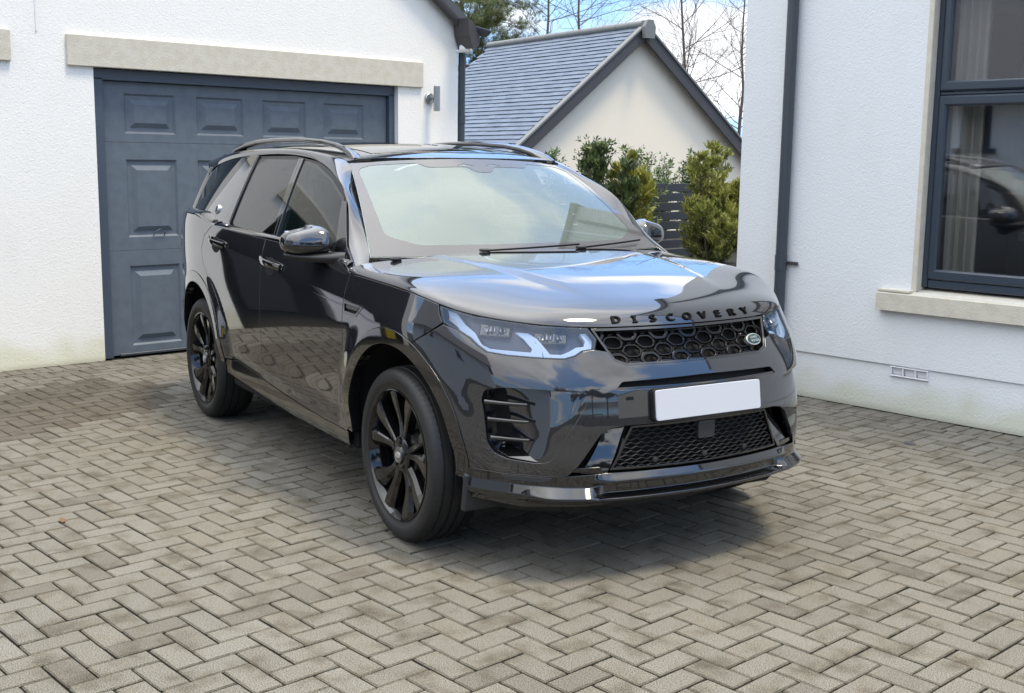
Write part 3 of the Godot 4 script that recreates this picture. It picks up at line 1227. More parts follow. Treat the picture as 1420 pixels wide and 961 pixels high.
func grille(car: Node3D, gr: PackedVector2Array) -> void:
	var mb := MB.new()
	patch(mb, skin, grown(gr, .004), [], .03, -.055, 0.0)
	var g := obj("grille", mb, M.black, car)
	mb = MB.new()
	patch(mb, skin, grown(gr, -.001), [grown(gr, -.008)], .03, -.002, .045)
	obj("grille_frame", mb, M.gloss, g)
	mb = MB.new()
	var top_bar := poly([[1.06, .970], [SF, .970], [2 * SF - 1.06, .970], [2 * SF - 1.064, .960], [SF, .957], [1.064, .960]])
	patch(mb, skin, top_bar, [], .03, -.02, .03)
	obj("grille_top_bar", mb, M.gloss, g)
	# honeycomb of stretched six-sided rings in staggered columns
	var inner := grown(gr, -.007)
	var hexagon := func(c: Vector2, w: float, h: float) -> PackedVector2Array:
		return poly([[c.x - w, c.y], [c.x - w * .52, c.y - h], [c.x + w * .52, c.y - h], [c.x + w, c.y], [c.x + w * .52, c.y + h], [c.x - w * .52, c.y + h]])
	for col in range(-7, 8):
		for row in range(-1, 4):
			var c := Vector2(SF + col * .0715, .830 + row * .0615 + (.03075 if absi(col) % 2 else 0.0))
			var ring: PackedVector2Array = rounded(hexagon.call(c, .0475, .0235), .012)
			var hole: PackedVector2Array = rounded(hexagon.call(c, .0370, .0168), .010)
			var cut := Geometry2D.intersect_polygons(ring, inner)
			if cut.is_empty() or absf(area(cut[0])) < .0004:
				continue
			var whole := absf(area(cut[0])) > absf(area(ring)) * .98
			var one := MB.new()
			if whole:
				bevel_ring(one, ring, hole, -.020, .010)
			else:
				var h2 := Geometry2D.intersect_polygons(hole, inner)
				patch(one, skin, cut[0], [h2[0]] if h2.size() else [], .012, -.021, .010)
				if one.v.is_empty():
					continue
			obj("hex_ring", one, M.ring, g)
	# ribs that link the rings
	mb = MB.new()
	for col in range(-7, 8):
		for row in range(-1, 4):
			var c := Vector2(SF + col * .0715, .830 + row * .0615 + (.03075 if absi(col) % 2 else 0.0))
			for q in [Vector2(.036, .0155), Vector2(.036, -.0155), Vector2(0, .03075)]:
				var m: Vector2 = c + q
				if not Geometry2D.is_point_in_polygon(m, grown(gr, -.012)):
					continue
				var p := skin(m.x, m.y) - skin_normal(m.x, m.y) * .034
				mb.box(p, Vector3(.012, .012, .018))
	obj("grille_ribs", mb, M.gloss, g, "stuff")
	# oval badge
	var bs := SF + .335
	var by := .889
	var badge := func(w: float, h: float) -> PackedVector2Array:
		var o := PackedVector2Array()
		for k in 28:
			var a := TAU * k / 28
			o.append(Vector2(bs + cos(a) * w, by + sin(a) * h))
		return o
	mb = MB.new()
	patch(mb, skin, badge.call(.0440, .0205), [], .02, -.006, .014)
	var b := obj("oval_badge", mb, M.silver, car)
	mb = MB.new()
	patch(mb, skin, badge.call(.0395, .0172), [], .02, -.0045, .002)
	obj("badge_field", mb, M.green, b)
	for ln in [["LAND", .0068, -.003], ["ROVER", -.0062, .003]]:
		var tm := TextMesh.new()
		tm.text = ln[0]
		var sf := SystemFont.new()
		sf.font_names = PackedStringArray(["Droid Sans"])
		sf.font_weight = 700
		tm.font = sf
		tm.font_size = 64
		tm.pixel_size = .0145 / 64.0
		tm.depth = .0012
		var o := obj("badge_word", tm, M.silver, b)
		var sp: float = bs + ln[2]
		var nn := skin_normal(sp, by)
		var xa := (skin(sp + .01, by) - skin(sp - .01, by)).normalized()
		var ya := nn.cross(xa)
		o.transform = Transform3D(Basis(xa * 1.15, ya, nn), skin(sp, by + ln[1]) - nn * .0032)
		o.position -= ya * 0.0

func area(p: PackedVector2Array) -> float:
	var s := 0.0
	for i in p.size():
		s += p[i].cross(p[(i + 1) % p.size()])
	return s * .5

# a ring with a rounded crown on the skin between two outlines of equal length
func bevel_ring(mb: MB, outer: PackedVector2Array, inner: PackedVector2Array, off: float, deep: float) -> void:
	outer = ccw(outer)
	inner = ccw(inner)
	var k := outer.size()
	var cx := Vector2.ZERO
	for p in outer:
		cx += p
	cx /= k
	var nn := skin_normal(cx.x, cx.y)
	var rows := []
	for i in k:
		var o := outer[i]
		var n := inner[i]
		var m1 := o.lerp(n, .28)
		var m2 := o.lerp(n, .72)
		var pts := []
		for q in [[o, off - deep], [o, off - .003], [m1, off], [m2, off], [n, off - .003], [n, off - deep]]:
			pts.append(skin(q[0].x, q[0].y) + nn * q[1])
		rows.append(pts)
	for i in k:
		var a: Array = rows[i]
		var b: Array = rows[(i + 1) % k]
		var mid: Vector3 = (a[2] + a[3]) * .5
		for j in 5:
			var hint: Vector3 = (a[j] + a[j + 1]) * .5 - mid + nn * .003
			mb.flat([a[j], b[j], b[j + 1], a[j + 1]], hint)

func headlight(car: Node3D, hl: PackedVector2Array, left: bool) -> void:
	var fl := func(a: Array) -> PackedVector2Array:
		return flip_s(poly(a)) if left else poly(a)
	var mb := MB.new()
	patch(mb, skin, grown(hl, .004), [], .025, -.060, 0.0)
	# side wall of the lamp
	var rim := ccw(hl)
	for i in rim.size():
		var a := rim[i]
		var b := rim[(i + 1) % rim.size()]
		var na := skin_normal(a.x, a.y)
		var nb := skin_normal(b.x, b.y)
		var mid := skin(1.0 if not left else 2 * SF - 1.0, .93)
		mb.flat([skin(a.x, a.y) - na * .002, skin(b.x, b.y) - nb * .002, skin(b.x, b.y) - nb * .061, skin(a.x, a.y) - na * .061], skin_normal(a.x, a.y) * .1 + (mid - skin(a.x, a.y)))
	var h := obj("headlight", mb, M.lamp_body, car)
	mb = MB.new()
	patch(mb, skin, grown(hl, -.0015), [], .02, .0, .003)
	obj("lens", mb, M.lens, h)
	mb = MB.new()
	patch(mb, skin, grown(hl, .0015), [grown(hl, -.004)], .03, -.003, .02)
	obj("lamp_rim", mb, M.black, h)
	# light signature: a long bar low down with two upswept hooks, and the upright at the rear
	var outer_bar := [[.398, 1.020], [.455, 1.012], [.505, .975], [.560, .945], [.585, .905], [.625, .890], [.800, .886], [.812, .900], [.785, .935], [.755, .955], [.79, .955], [.828, .930], [.846, .892], [.842, .872], [.80, .871], [.62, .879], [.575, .905], [.545, .928], [.48, .952], [.45, .985], [.41, 1.0]]
	var inner_bar := [[.850, .870], [.925, .867], [.968, .878], [1.0, .894], [1.046, .900], [1.060, .930], [1.045, .957], [1.022, .955], [1.034, .930], [1.022, .910], [.99, .908], [.955, .893], [.920, .882], [.875, .883], [.862, .905], [.838, .936], [.808, .954], [.795, .954], [.832, .928], [.850, .892]]
	for b in [outer_bar, inner_bar]:
		mb = MB.new()
		patch(mb, skin, fl.call(b), [], .02, -.022, .020)
		obj("light_bar", mb, M.light_bar, h)
	# reflector of the indicator behind the upright
	mb = MB.new()
	patch(mb, skin, fl.call([[.400, .985], [.43, .975], [.47, .958], [.435, .99], [.405, 1.01]]), [], .02, -.03, .01)
	obj("indicator", mb, M.steel, h)
	# two projector blocks with bright facets
	for q in [[.655, .966], [.90, .948]]:
		mb = MB.new()
		var s: float = 2 * SF - q[0] if left else q[0]
		var c := skin(s, q[1]) - skin_normal(s, q[1]) * .045
		var xa := (skin(s + .01, q[1]) - skin(s - .01, q[1])).normalized()
		var nn := skin_normal(s, q[1])
		var bs := Basis(xa, nn.cross(xa), nn)
		for k in 7:
			mb.box(c + xa * (k - 3.0) * .0125 + nn * (.004 * (k % 3)), Vector3(.010, .020 + .008 * ((k * 5) % 3), .016), bs * Basis(Vector3.UP, (k - 3.0) * .35) * Basis(Vector3.RIGHT, .3 - .22 * ((k * 3) % 4)), .003)
		obj("projector", mb, M.steel, h)
		mb = MB.new()
		mb.box(c - nn * .010, Vector3(.13, .055, .02), bs, .006)
		mb.box(c + bs * Vector3(0, -.026, .004), Vector3(.12, .006, .03), bs, .002)
		obj("projector_shroud", mb, M.gloss, h)

func lettering(car: Node3D) -> void:
	var word := Node3D.new()
	put(word, "bonnet_lettering", car)
	var text := "DISCOVERY"
	var sf := SystemFont.new()
	sf.font_names = PackedStringArray(["Droid Sans"])
	sf.font_weight = 700
	for i in text.length():
		var tm := TextMesh.new()
		tm.text = text[i]
		tm.font = sf
		tm.font_size = 72
		tm.pixel_size = .044 / 72.0
		tm.depth = .009
		var s := SF + (i - 4) * .0835
		var v := .17
		var p := bonnet_at(s, v)
		var t := (bonnet_at(s + .01, v) - bonnet_at(s - .01, v)).normalized()
		var up := (bonnet_at(s, v + .02) - bonnet_at(s, v - .02)).normalized()
		var nn := t.cross(up).normalized()
		up = nn.cross(t)
		var o := obj("letter", tm, M.letter, word)
		o.transform = Transform3D(Basis(t * 1.55, up, nn), p + nn * .001)

func wheel(car: Node3D, x: float, side: float) -> void:
	var w := Node3D.new()
	w.position = Vector3(x, .3715, .918 * side)
	if side < 0.0:
		w.rotation.y = PI
	put(w, "wheel", car)
	if M.has("wheel_parts"):
		for q in M.wheel_parts:
			obj(q[0], q[1], q[2], w)
		return
	var parts := []
	# tyre
	var mb := MB.new()
	var groove := func(p: Vector2, k: int) -> float:
		if p.y > -.225 and p.y < -.008 and p.x > .345:
			if p.y > -.045 or p.y < -.185:
				return .007 if k % 3 < 1 else 0.0
			if p.x > .3655:
				return .0025 if k % 6 < 1 else 0.0
		return 0.0
	var prof := [Vector2(.275, -.215), Vector2(.292, -.228), Vector2(.325, -.234), Vector2(.350, -.226), Vector2(.362, -.205), Vector2(.3675, -.185)]
	for g in [-.165, -.120, -.075]:
		pass
	prof.append_array([Vector2(.369, -.176), Vector2(.361, -.174), Vector2(.361, -.166), Vector2(.3695, -.164), Vector2(.3705, -.133), Vector2(.3625, -.131), Vector2(.3625, -.122), Vector2(.3708, -.120), Vector2(.3708, -.092), Vector2(.3625, -.090), Vector2(.3625, -.081), Vector2(.3705, -.079), Vector2(.3690, -.050), Vector2(.361, -.048), Vector2(.361, -.041), Vector2(.3675, -.039), Vector2(.362, -.022), Vector2(.3535, -.010), Vector2(.346, -.006), Vector2(.344, -.0045), Vector2(.330, .0005), Vector2(.312, .0), Vector2(.300, -.004), Vector2(.298, -.0065), Vector2(.2805, -.011), Vector2(.276, -.018)])
	mb.lathe(prof, 240, Vector3.ZERO, Vector3(0, 0, 1), groove)
	parts.append(["tyre", mb.mesh(), M.rubber])
	# raised sidewall writing
	mb = MB.new()
	var sf := SystemFont.new()
	sf.font_names = PackedStringArray(["Droid Sans"])
	sf.font_weight = 700
	for wd in [["235/50R20", 1.35, .020, .0175], ["PIRELLI", -.55, .024, .0200], ["SCORPION", 3.7, .020, .018]]:
		var t: String = wd[0]
		for i in t.length():
			var tm := TextMesh.new()
			tm.text = t[i]
			tm.font = sf
			tm.font_size = 32
			tm.pixel_size = wd[2] / 32.0
			tm.depth = .002
			tm.curve_step = 4.0
			var a: float = wd[1] - (i - t.length() * .5) * wd[3] / .321
			var arr := tm.get_mesh_arrays()
			if arr.is_empty():
				continue
			var o := MB.new()
			o.v = arr[Mesh.ARRAY_VERTEX]
			o.n = arr[Mesh.ARRAY_NORMAL]
			var ix = arr[Mesh.ARRAY_INDEX]
			o.idx = ix if ix != null and ix.size() else PackedInt32Array(range(o.v.size()))
			for q in o.v.size():
				o.c.append(Color.WHITE)
			mb.add(o, Transform3D(Basis(Vector3(0, 0, 1), a - PI / 2), Vector3(cos(a) * .321, sin(a) * .321, .0002)))
	parts.append(["tyre_lettering", mb.mesh(), M.satin])
	# rim: barrel, lip
	mb = MB.new()
	mb.lathe([Vector2(.243, -.20), Vector2(.250, -.08), Vector2(.259, -.035), Vector2(.267, -.020), Vector2(.271, -.012), Vector2(.2785, -.011), Vector2(.2805, -.015)], 72, Vector3.ZERO, Vector3(0, 0, 1))
	mb.lathe([Vector2(.2805, -.015), Vector2(.2785, -.008), Vector2(.273, -.007), Vector2(.2665, -.017), Vector2(.259, -.035)], 72, Vector3.ZERO, Vector3(0, 0, 1))
	# hub
	mb.lathe([Vector2(.078, -.06), Vector2(.076, -.034), Vector2(.066, -.026), Vector2(.040, -.026), Vector2(.037, -.020), Vector2(.0001, -.018)], 30, Vector3.ZERO, Vector3(0, 0, 1))
	# five pairs of swept spokes
	for k in 5:
		var base := TAU * k / 5.0 + .30
		for q in 2:
			var spread := -.17 if q == 0 else .17
			var tip := -.345 if q == 0 else .245
			var rows := []
			for i in 9:
				var t := i / 8.0
				var r := lerpf(.058, .2695, t)
				var a := base + lerpf(spread * .9, tip, pow(t, 1.25))
				var half := lerpf(.019, .023, t) + (.026 if q == 0 else .014) * eased(.30, 1.0, t)
				var face := lerpf(-.030, -.014, eased(0.1, .95, t)) - .007 * sin(PI * t)
				var rad := Vector3(cos(a), sin(a), 0)
				var tan := Vector3(-sin(a), cos(a), 0)
				var c := rad * r
				rows.append([c - tan * half + Vector3(0, 0, face - .042), c - tan * half * .95 + Vector3(0, 0, face - .006), c - tan * (half * .72) + Vector3(0, 0, face), c + tan * (half * .35) + Vector3(0, 0, face - .003), c + tan * half + Vector3(0, 0, face - .016), c + tan * half + Vector3(0, 0, face - .042)])
			for i in 8:
				for j in 5:
					var hint: Vector3 = (rows[i][j] + rows[i][j + 1]) * .5 - (rows[i][0] + rows[i][5]) * .5 + Vector3(0, 0, .004)
					mb.flat([rows[i][j], rows[i + 1][j], rows[i + 1][j + 1], rows[i][j + 1]], hint)
			mb.flat(rows[8], Vector3(0, 0, 1))
	parts.append(["rim", mb.mesh(), M.rim])
	for k in 5:
		mb = MB.new()
		var a := TAU * k / 5.0 + .30
		mb.lathe([Vector2(.010, -.045), Vector2(.0098, -.020), Vector2(.007, -.0175), Vector2(.0001, -.017)], 6, Vector3(cos(a) * .054, sin(a) * .054, 0), Vector3(0, 0, 1))
		parts.append(["wheel_nut", mb.mesh(), M.satin])
	mb = MB.new()
	mb.lathe([Vector2(.036, -.022), Vector2(.035, -.0165), Vector2(.031, -.0155), Vector2(.0305, -.017), Vector2(.0001, -.0165)], 28, Vector3.ZERO, Vector3(0, 0, 1))
	parts.append(["hub_cap", mb.mesh(), M.steel])
	mb = MB.new()
	var oval := PackedVector2Array()
	for k in 20:
		oval.append(Vector2(cos(TAU * k / 20) * .024, sin(TAU * k / 20) * .013))
	mb.prism(oval, .002, Transform3D(Basis.IDENTITY, Vector3(0, 0, -.0145)), .0005)
	parts.append(["hub_emblem", mb.mesh(), M.silver])
	mb = MB.new()
	mb.lathe([Vector2(.172, -.125), Vector2(.172, -.100), Vector2(.10, -.100), Vector2(.095, -.06), Vector2(.0001, -.06)], 60, Vector3.ZERO, Vector3(0, 0, 1))
	parts.append(["brake_disc", mb.mesh(), M.disc])
	mb = MB.new()
	mb.lathe([Vector2(.2255, -.19), Vector2(.12, -.165), Vector2(.001, -.16)], 48, Vector3.ZERO, Vector3(0, 0, 1))
	parts.append(["back_plate", mb.mesh(), M.black])
	mb = MB.new()
	mb.box(Vector3(.135, .03, -.105), Vector3(.075, .15, .06), Basis(Vector3(0, 0, 1), .2), .015)
	parts.append(["brake_caliper", mb.mesh(), M.plastic])
	M.wheel_parts = parts
	for q in parts:
		obj(q[0], q[1], q[2], w)

func mirrors(car: Node3D) -> void:
	for side in [1.0, -1.0]:
		var cap := MB.new()
		var low := MB.new()
		var housing := func(a: float, b: float, up: bool) -> Vector3:
			# a round the plan (0..1), b from the waist (0) to the pole (1)
			var th := TAU * a
			var ph := b * PI * .5
			var cx := signf(cos(th)) * pow(absf(cos(th)), .70)
			var cz := signf(sin(th)) * pow(absf(sin(th)), .62)
			var rr := pow(maxf(cos(ph), 0.0), .50)
			var h := pow(sin(ph), .9)
			var p := Vector3(cx * (.095 if cos(th) > 0 else .05) * rr, 0, cz * .108 * rr)
			var tall := .070 if up else -.050
			p.y = h * tall * (1.0 - .18 * cz * (1.0 if up else -.2))
			p.x -= p.y * .12
			return Vector3(-.80, 1.206, .985) + p + Vector3(-.32 * p.z, 0, 0)
		cap.grid(func(a, b): return housing.call(a, b, true), 40, 14, -1.0)
		low.grid(func(a, b): return housing.call(a, b, false), 40, 14, 1.0)
		var arm := MB.new()
		arm.bar([Vector3(-.84, 1.150, 1.07), Vector3(-.79, 1.144, 1.0), Vector3(-.73, 1.142, .93), Vector3(-.67, 1.146, .875), Vector3(-.64, 1.150, .84)], [Vector3(1, 0, .3)], [.030, .050, .055, .055, .055], [.014, .018, .022, .024, .026], 12)
		var gl := MB.new()
		gl.box(Vector3(-.862, 1.210, .99), Vector3(.006, .10, .17), Basis(Vector3.UP, .30), .002)
		if side < 0.0:
			cap = cap.mirrored()
			low = low.mirrored()
			arm = arm.mirrored()
			gl = gl.mirrored()
		var m := obj("door_mirror", low, M.gloss, car)
		obj("mirror_cap", cap, M.paint, m)
		obj("mirror_arm", arm, M.satin, m)
		obj("mirror_glass", gl, M.chrome, m)

func cabin(car: Node3D) -> void:
	var mb := MB.new()
	mb.box(Vector3(-.74, 1.03, 0), Vector3(.62, .20, 1.50), Basis(Vector3(0, 0, 1), -.05), .06)
	mb.box(Vector3(-.98, .98, .0), Vector3(.30, .22, 1.44), Basis.IDENTITY, .06)
	mb.box(Vector3(-1.02, 1.13, .37), Vector3(.16, .09, .36), Basis.IDENTITY, .03)
	obj("dashboard", mb, M.trim, car)
	mb = MB.new()
	var ring := []
	var bs := Basis(Vector3(0, 0, 1), .42)
	for k in 33:
		var a := TAU * k / 32
		ring.append(Vector3(-1.18, 1.10, .37) + bs * Vector3(0, sin(a) * .18, cos(a) * .18))
	mb.tube(ring, [.016], 8, false)
	mb.bar([Vector3(-1.17, 1.10, .20), Vector3(-1.15, 1.09, .37), Vector3(-1.17, 1.10, .54)], [Vector3(0, 1, 0)], [.03, .06, .03], [.012, .03, .012], 8)
	obj("steering_wheel", mb, M.satin, car)
	for q in [[-1.55, .37], [-1.55, -.37], [-2.35, .40], [-2.35, -.40]]:
		mb = MB.new()
		var o := Vector3(q[0], 0, q[1])
		mb.box(o + Vector3(.06, .72, 0), Vector3(.54, .18, .50), Basis(Vector3(0, 0, 1), .08), .06)
		mb.box(o + Vector3(-.26, 1.02, 0), Vector3(.16, .62, .48), Basis(Vector3(0, 0, 1), .24), .06)
		mb.box(o + Vector3(-.36, 1.42, 0), Vector3(.11, .19, .27), Basis(Vector3(0, 0, 1), .16), .045)
		mb.tube([o + Vector3(-.34, 1.28, .06), o + Vector3(-.355, 1.38, .06)], [.007], 6)
		mb.tube([o + Vector3(-.34, 1.28, -.06), o + Vector3(-.355, 1.38, -.06)], [.007], 6)
		obj("seat", mb, M.leather, car)
	mb = MB.new()
	patch(mb, roof_at, poly([[-.60, -1.17], [-.60, -3.3], [.60, -3.3], [.60, -1.17], [0, -1.04]]), [], .2, -.035, 0.0)
	obj("roof_lining", mb, M.lining, car)
	mb = MB.new()
	mb.box(Vector3(-2.0, .62, 0), Vector3(2.9, .06, 1.66))
	mb.box(Vector3(-3.05, .98, 0), Vector3(.75, .03, 1.4))
	for s in [-1.0, 1.0]:
		mb.box(Vector3(-1.6, .88, .84 * s), Vector3(2.4, .50, .06), Basis.IDENTITY, .02)
	mb.box(Vector3(-.45, .9, 0), Vector3(.05, .5, 1.55))
	obj("cabin_trim", mb, M.black, car)
	mb = MB.new()
	mb.box(Vector3(-1.10, 1.49, 0), Vector3(.02, .06, .22), Basis(Vector3(0, 0, 1), .2), .01)
	mb.tube([Vector3(-1.08, 1.52, 0), Vector3(-1.02, 1.565, 0)], [.012], 8)
	obj("interior_mirror", mb, M.satin, car)

func small_parts(car: Node3D) -> void:
	# roof rails
	for side in [1.0, -1.0]:
		var mb := MB.new()
		var path := []
		var wide := []
		var k := 0
		for q in [[-1.135, 1.580, .572], [-1.20, 1.610, .567], [-1.30, 1.636, .562], [-1.42, 1.657, .560], [-1.6, 1.676, .560], [-1.95, 1.690, .564], [-2.3, 1.691, .570], [-2.6, 1.681, .578], [-2.8, 1.661, .585], [-2.93, 1.636, .592], [-2.98, 1.612, .594]]:
			path.append(Vector3(q[0], q[1], q[2]))
			wide.append(Vector3(0, .25, 1))
		mb.bar(path, wide, [.030, .029, .026, .023, .021, .020, .020, .021, .023, .026, .028], [.016, .016, .015, .014, .013, .013, .013, .014, .015, .016, .016], 12)
		if side < 0.0:
			mb = mb.mirrored()
		obj("roof_rail", mb, M.gloss, car)
	# wipers
	for q in [[.36, -.30, .018], [-.30, -.86, .026]]:
		var mb := MB.new()
		var path := []
		for k in 9:
			var u := lerpf(q[0], q[1], k / 8.0)
			path.append(screen_at(u, lerpf(-.012, q[2], k / 8.0)) + Vector3(.012, .018, 0))
		mb.bar(path, [Vector3(.5, .8, 0)], [.0055], [.0035], 6)
		var w := obj("wiper", mb, M.satin, car)
		mb = MB.new()
		var p: Vector3 = path[0]
		mb.box(p + Vector3(.012, .002, .01), Vector3(.035, .014, .045), Basis.IDENTITY, .004)
		obj("wiper_arm_head", mb, M.satin, w)
	var jet := MB.new()
	jet.box(bonnet_at(-.36, .47) + Vector3(.0, .008, 0), Vector3(.03, .016, .05), Basis(Vector3.UP, .2), .005)
	obj("washer_jet", jet, M.satin, car)
	# round badge low on the right rear pillar
	var mb2 := MB.new()
	var c := side_glass(-2.57, 1.285) + Vector3(0, 0, .008)
	mb2.lathe([Vector2(.030, -.01), Vector2(.030, .004), Vector2(.026, .007), Vector2(.0001, .007)], 24, c, Vector3(-.1, .3, 1))
	obj("round_badge", mb2, M.silver, car)
	mb2 = MB.new()
	mb2.lathe([Vector2(.022, .0068), Vector2(.021, .0078), Vector2(.0001, .0078)], 24, c, Vector3(-.1, .3, 1))
	obj("badge_centre", mb2, M.plastic, car)
	# mud guards
	for side in [1.0, -1.0]:
		mb2 = MB.new()
		mb2.box(Vector3(.455, .315, .745 * side), Vector3(.03, .16, .19), Basis(Vector3(0, 0, 1), -.15), .008)
		obj("arch_deflector", mb2, M.plastic, car)

# ---------------------------------------------------------------- the place
const CAR_TURN := -0.1925
const WALL_X := -5.177      # face of the garage house (looks toward +x)
const WALL_Z := -3.124      # face of the right-hand house (looks toward +z)
const HOUSE_END := -1.485   # its far corner

func _ready() -> void:
	rng.seed = 11
	# camera
	var cam := Camera3D.new()
	var r := Vector3(.67112921, .01268583, -.74123185)
	var u := Vector3(-.12487256, .98750175, -.096162)
	var f := Vector3(-.73074786, -.15709664, -.66432538)
	cam.transform = Transform3D(Basis(r, u, -f), Vector3(3.66962, 1.59410, 3.73982))
	cam.fov = 2.0 * rad_to_deg(atan(480.5 / 1623.02))
	cam.near = .05
	cam.far = 600.0
	cam.name = "camera"
	add_child(cam)
	# sky, sun, exposure
	var we := WorldEnvironment.new()
	we.name = "environment"
	var env := Environment.new()
	env.background_mode = Environment.BG_SKY
	env.tonemap_mode = Environment.TONE_MAPPER_LINEAR
	env.tonemap_exposure = 1.64
	env.sdfgi_enabled = true
	env.ssao_enabled = true
	env.ssil_enabled = true
	var sky := Sky.new()
	var pm := PanoramaSkyMaterial.new()
	pm.panorama = sky_picture()
	sky.sky_material = pm
	env.sky = sky
	we.environment = env
	add_child(we)
	var sun := DirectionalLight3D.new()
	sun.name = "sun"
	sun.light_energy = .70
	sun.light_angular_distance = 13.0
	sun.light_color = Color(1.0, .94, .83)
	sun.shadow_enabled = true
	sun.basis = Basis.looking_at(-SUN_DIR.normalized(), Vector3.UP)
	add_child(sun)
	car_materials()
	place_materials()
	ground()
	garage_house()
	right_house()
	far_house()
	fence()
	left_surroundings()
	build_car()
	planting()
	trees()
	small_things()

const SUN_DIR := Vector3(.30, .92, -.13)

func sky_picture() -> ImageTexture:
	var w := 1024
	var h := 512
	var im := Image.create(w, h, false, Image.FORMAT_RGBAF)
	var nz := FastNoiseLite.new()
	nz.noise_type = FastNoiseLite.TYPE_SIMPLEX_SMOOTH
	nz.fractal_octaves = 6
	nz.fractal_gain = .52
	nz.frequency = 1.0
	nz.seed = 5
	var s := SUN_DIR.normalized()
	for y in h:
		var el := (.5 - (y + .5) / h) * PI
		for x in w:
			var az := ((x + .5) / w - .5) * TAU
			# Godot's panorama: the middle of the picture looks toward -z
			var d := Vector3(sin(az) * cos(el), sin(el), -cos(az) * cos(el))
			if el <= 0.0:
				im.set_pixel(x, y, Color(.30, .29, .26))
				continue
			var up := d.y
			var blue := Color(.20, .50, 1.15).lerp(Color(.34, .60, .86), pow(1.0 - up, 3.5))
			var p := Vector3(d.x, 0, d.z) / (up + .22)
			var q := nz.get_noise_3d(p.x * .75, p.z * .75, 3.0)
			var lit := nz.get_noise_3d(p.x * 1.6 + 9.0, p.z * 1.6, 7.0)
			var near := d.dot(s)
			var gap := maxf(exp((d.dot(Vector3(-.70, .42, -.60).normalized()) - 1.0) / .080), 1.5 * exp((d.dot(Vector3(.85, .55, .25).normalized()) - 1.0) / .10))
			var veil := exp((near - 1.0) / .30)
			var bank := exp((d.dot(Vector3(-.08, .62, -.78).normalized()) - 1.0) / .07)
			var cover := clampf(smoothstep(-.12, .20, q - .03 - .24 * gap) + veil + .8 * bank, 0.0, 1.0)
			var white := Color(1.42, 1.45, 1.50) * (.88 + .40 * lit) * lerpf(.62, 1.0, smoothstep(.0, .5, up))
			var c := blue.lerp(white, cover)
			c += Color(1.0, .985, .95) * 1.5 * exp((near - 1.0) / .16)
			c.a = 1.0
			im.set_pixel(x, y, c)
	return ImageTexture.create_from_image(im)

func place_materials() -> void:
	var rough_cast := grain_tex(512, [2, 4], 3)
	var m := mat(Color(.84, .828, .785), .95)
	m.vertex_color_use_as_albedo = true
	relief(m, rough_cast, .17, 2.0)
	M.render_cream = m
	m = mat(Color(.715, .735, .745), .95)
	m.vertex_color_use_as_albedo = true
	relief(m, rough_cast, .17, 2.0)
	M.render_white = m
	m = mat(Color(.80, .72, .585), .95)
	relief(m, rough_cast, .2, 1.2)
	M.render_far = m
	var stone_tone := noise_tex(512, .012, 5, 8, ramp([[0.0, Color(.83, .80, .73)], [.45, Color(.86, .835, .77)], [1.0, Color(.885, .865, .81)]]))
	m = mat(Color(.80, .80, .80), .9)
	m.albedo_texture = stone_tone
	relief(m, noise_tex(256, .12, 3, 5), .12, 1.6)
	M.stone = m
	M.door_paint = mat(Color(.118, .147, .180), .6)
	M.door_paint.albedo_texture = noise_tex(512, .02, 5, 61, ramp([[0.0, grey(.90)], [.5, grey(.96)], [1.0, grey(1.0)]]))
	M.door_paint.uv1_triplanar = true
	M.door_paint.uv1_world_triplanar = true
	M.door_paint.uv1_scale = Vector3.ONE * .8
	M.door_frame = mat(Color(.060, .080, .112), .42)
	M.window_frame = mat(Color(.034, .046, .066), .35)
	M.gutter = mat(Color(.045, .055, .066), .4)
	M.barge = mat(Color(.050, .048, .050), .55)
	M.slate_roof = mat(Color(.07, .075, .085), .55)
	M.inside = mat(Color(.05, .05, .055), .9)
	M.curtain = mat(Color(.44, .43, .38), .9)
	M.curtain.backlight_enabled = true
	M.curtain.backlight = Color(.3, .3, .27)
	var g := mat(Color(.02, .025, .03), .02)
	g.transparency = BaseMaterial3D.TRANSPARENCY_ALPHA
	g.albedo_color.a = .03
	g.metallic_specular = .7
	M.window_glass = g
	M.white_plastic = mat(Color(.78, .78, .80), .35)
	M.brushed = mat(Color(.42, .42, .42), .32, 1.0)
	M.bark = mat(Color(.085, .065, .05), .95)
	M.brushed_dark = mat(Color(.10, .10, .10), .5)
	M.render_plain = mat(Color(.70, .70, .72), .9)
	M.verge = mat(Color(.16, .165, .16), .6)
	M.yellow = mat(Color(.55, .42, .03), .5)
	M.birch = mat(Color(.11, .085, .075), .9)

# a flat wall face with dirt near the ground; f maps (along, height) to the world
func wall_face(mb: MB, f: Callable, outline: PackedVector2Array, holes: Array, sgn: float, dirt: float) -> void:
	var nz := FastNoiseLite.new()
	nz.frequency = 1.6
	nz.fractal_octaves = 4
	nz.seed = 21
	var tint := func(p: Vector3, q: Vector2) -> Color:
		var k := nz.get_noise_2d(q.x * 1.3, q.y * 1.3)
		var fine := nz.get_noise_2d(q.x * 6.0 + 40.0, q.y * 2.0)
		var top := .21 + .12 * k + .05 * fine
		var a := clampf((top - q.y) / .14, 0.0, 1.0) * dirt
		var c := Color(1, 1, 1).lerp(Color(.72, .71, .47), a * .58)
		var foot := clampf((.035 + .02 * fine - q.y) / .03, 0.0, 1.0) * dirt
		c = c.lerp(Color(.52, .50, .38), foot * .7)
		var streak := clampf(nz.get_noise_2d(q.x * 9.0, q.y * .6 + 80.0) - .15, 0.0, 1.0)
		c = c.lerp(Color(.86, .85, .80), streak * .35 + clampf(k, 0, 1) * .10)
		return c
	patch(mb, f, outline, holes, .09, 0.0, 0.0, sgn, tint, .045)
	mb.col = Color.WHITE

const MODULE := .1023
const BRICK_AT := Vector2(-.212, 2.176)

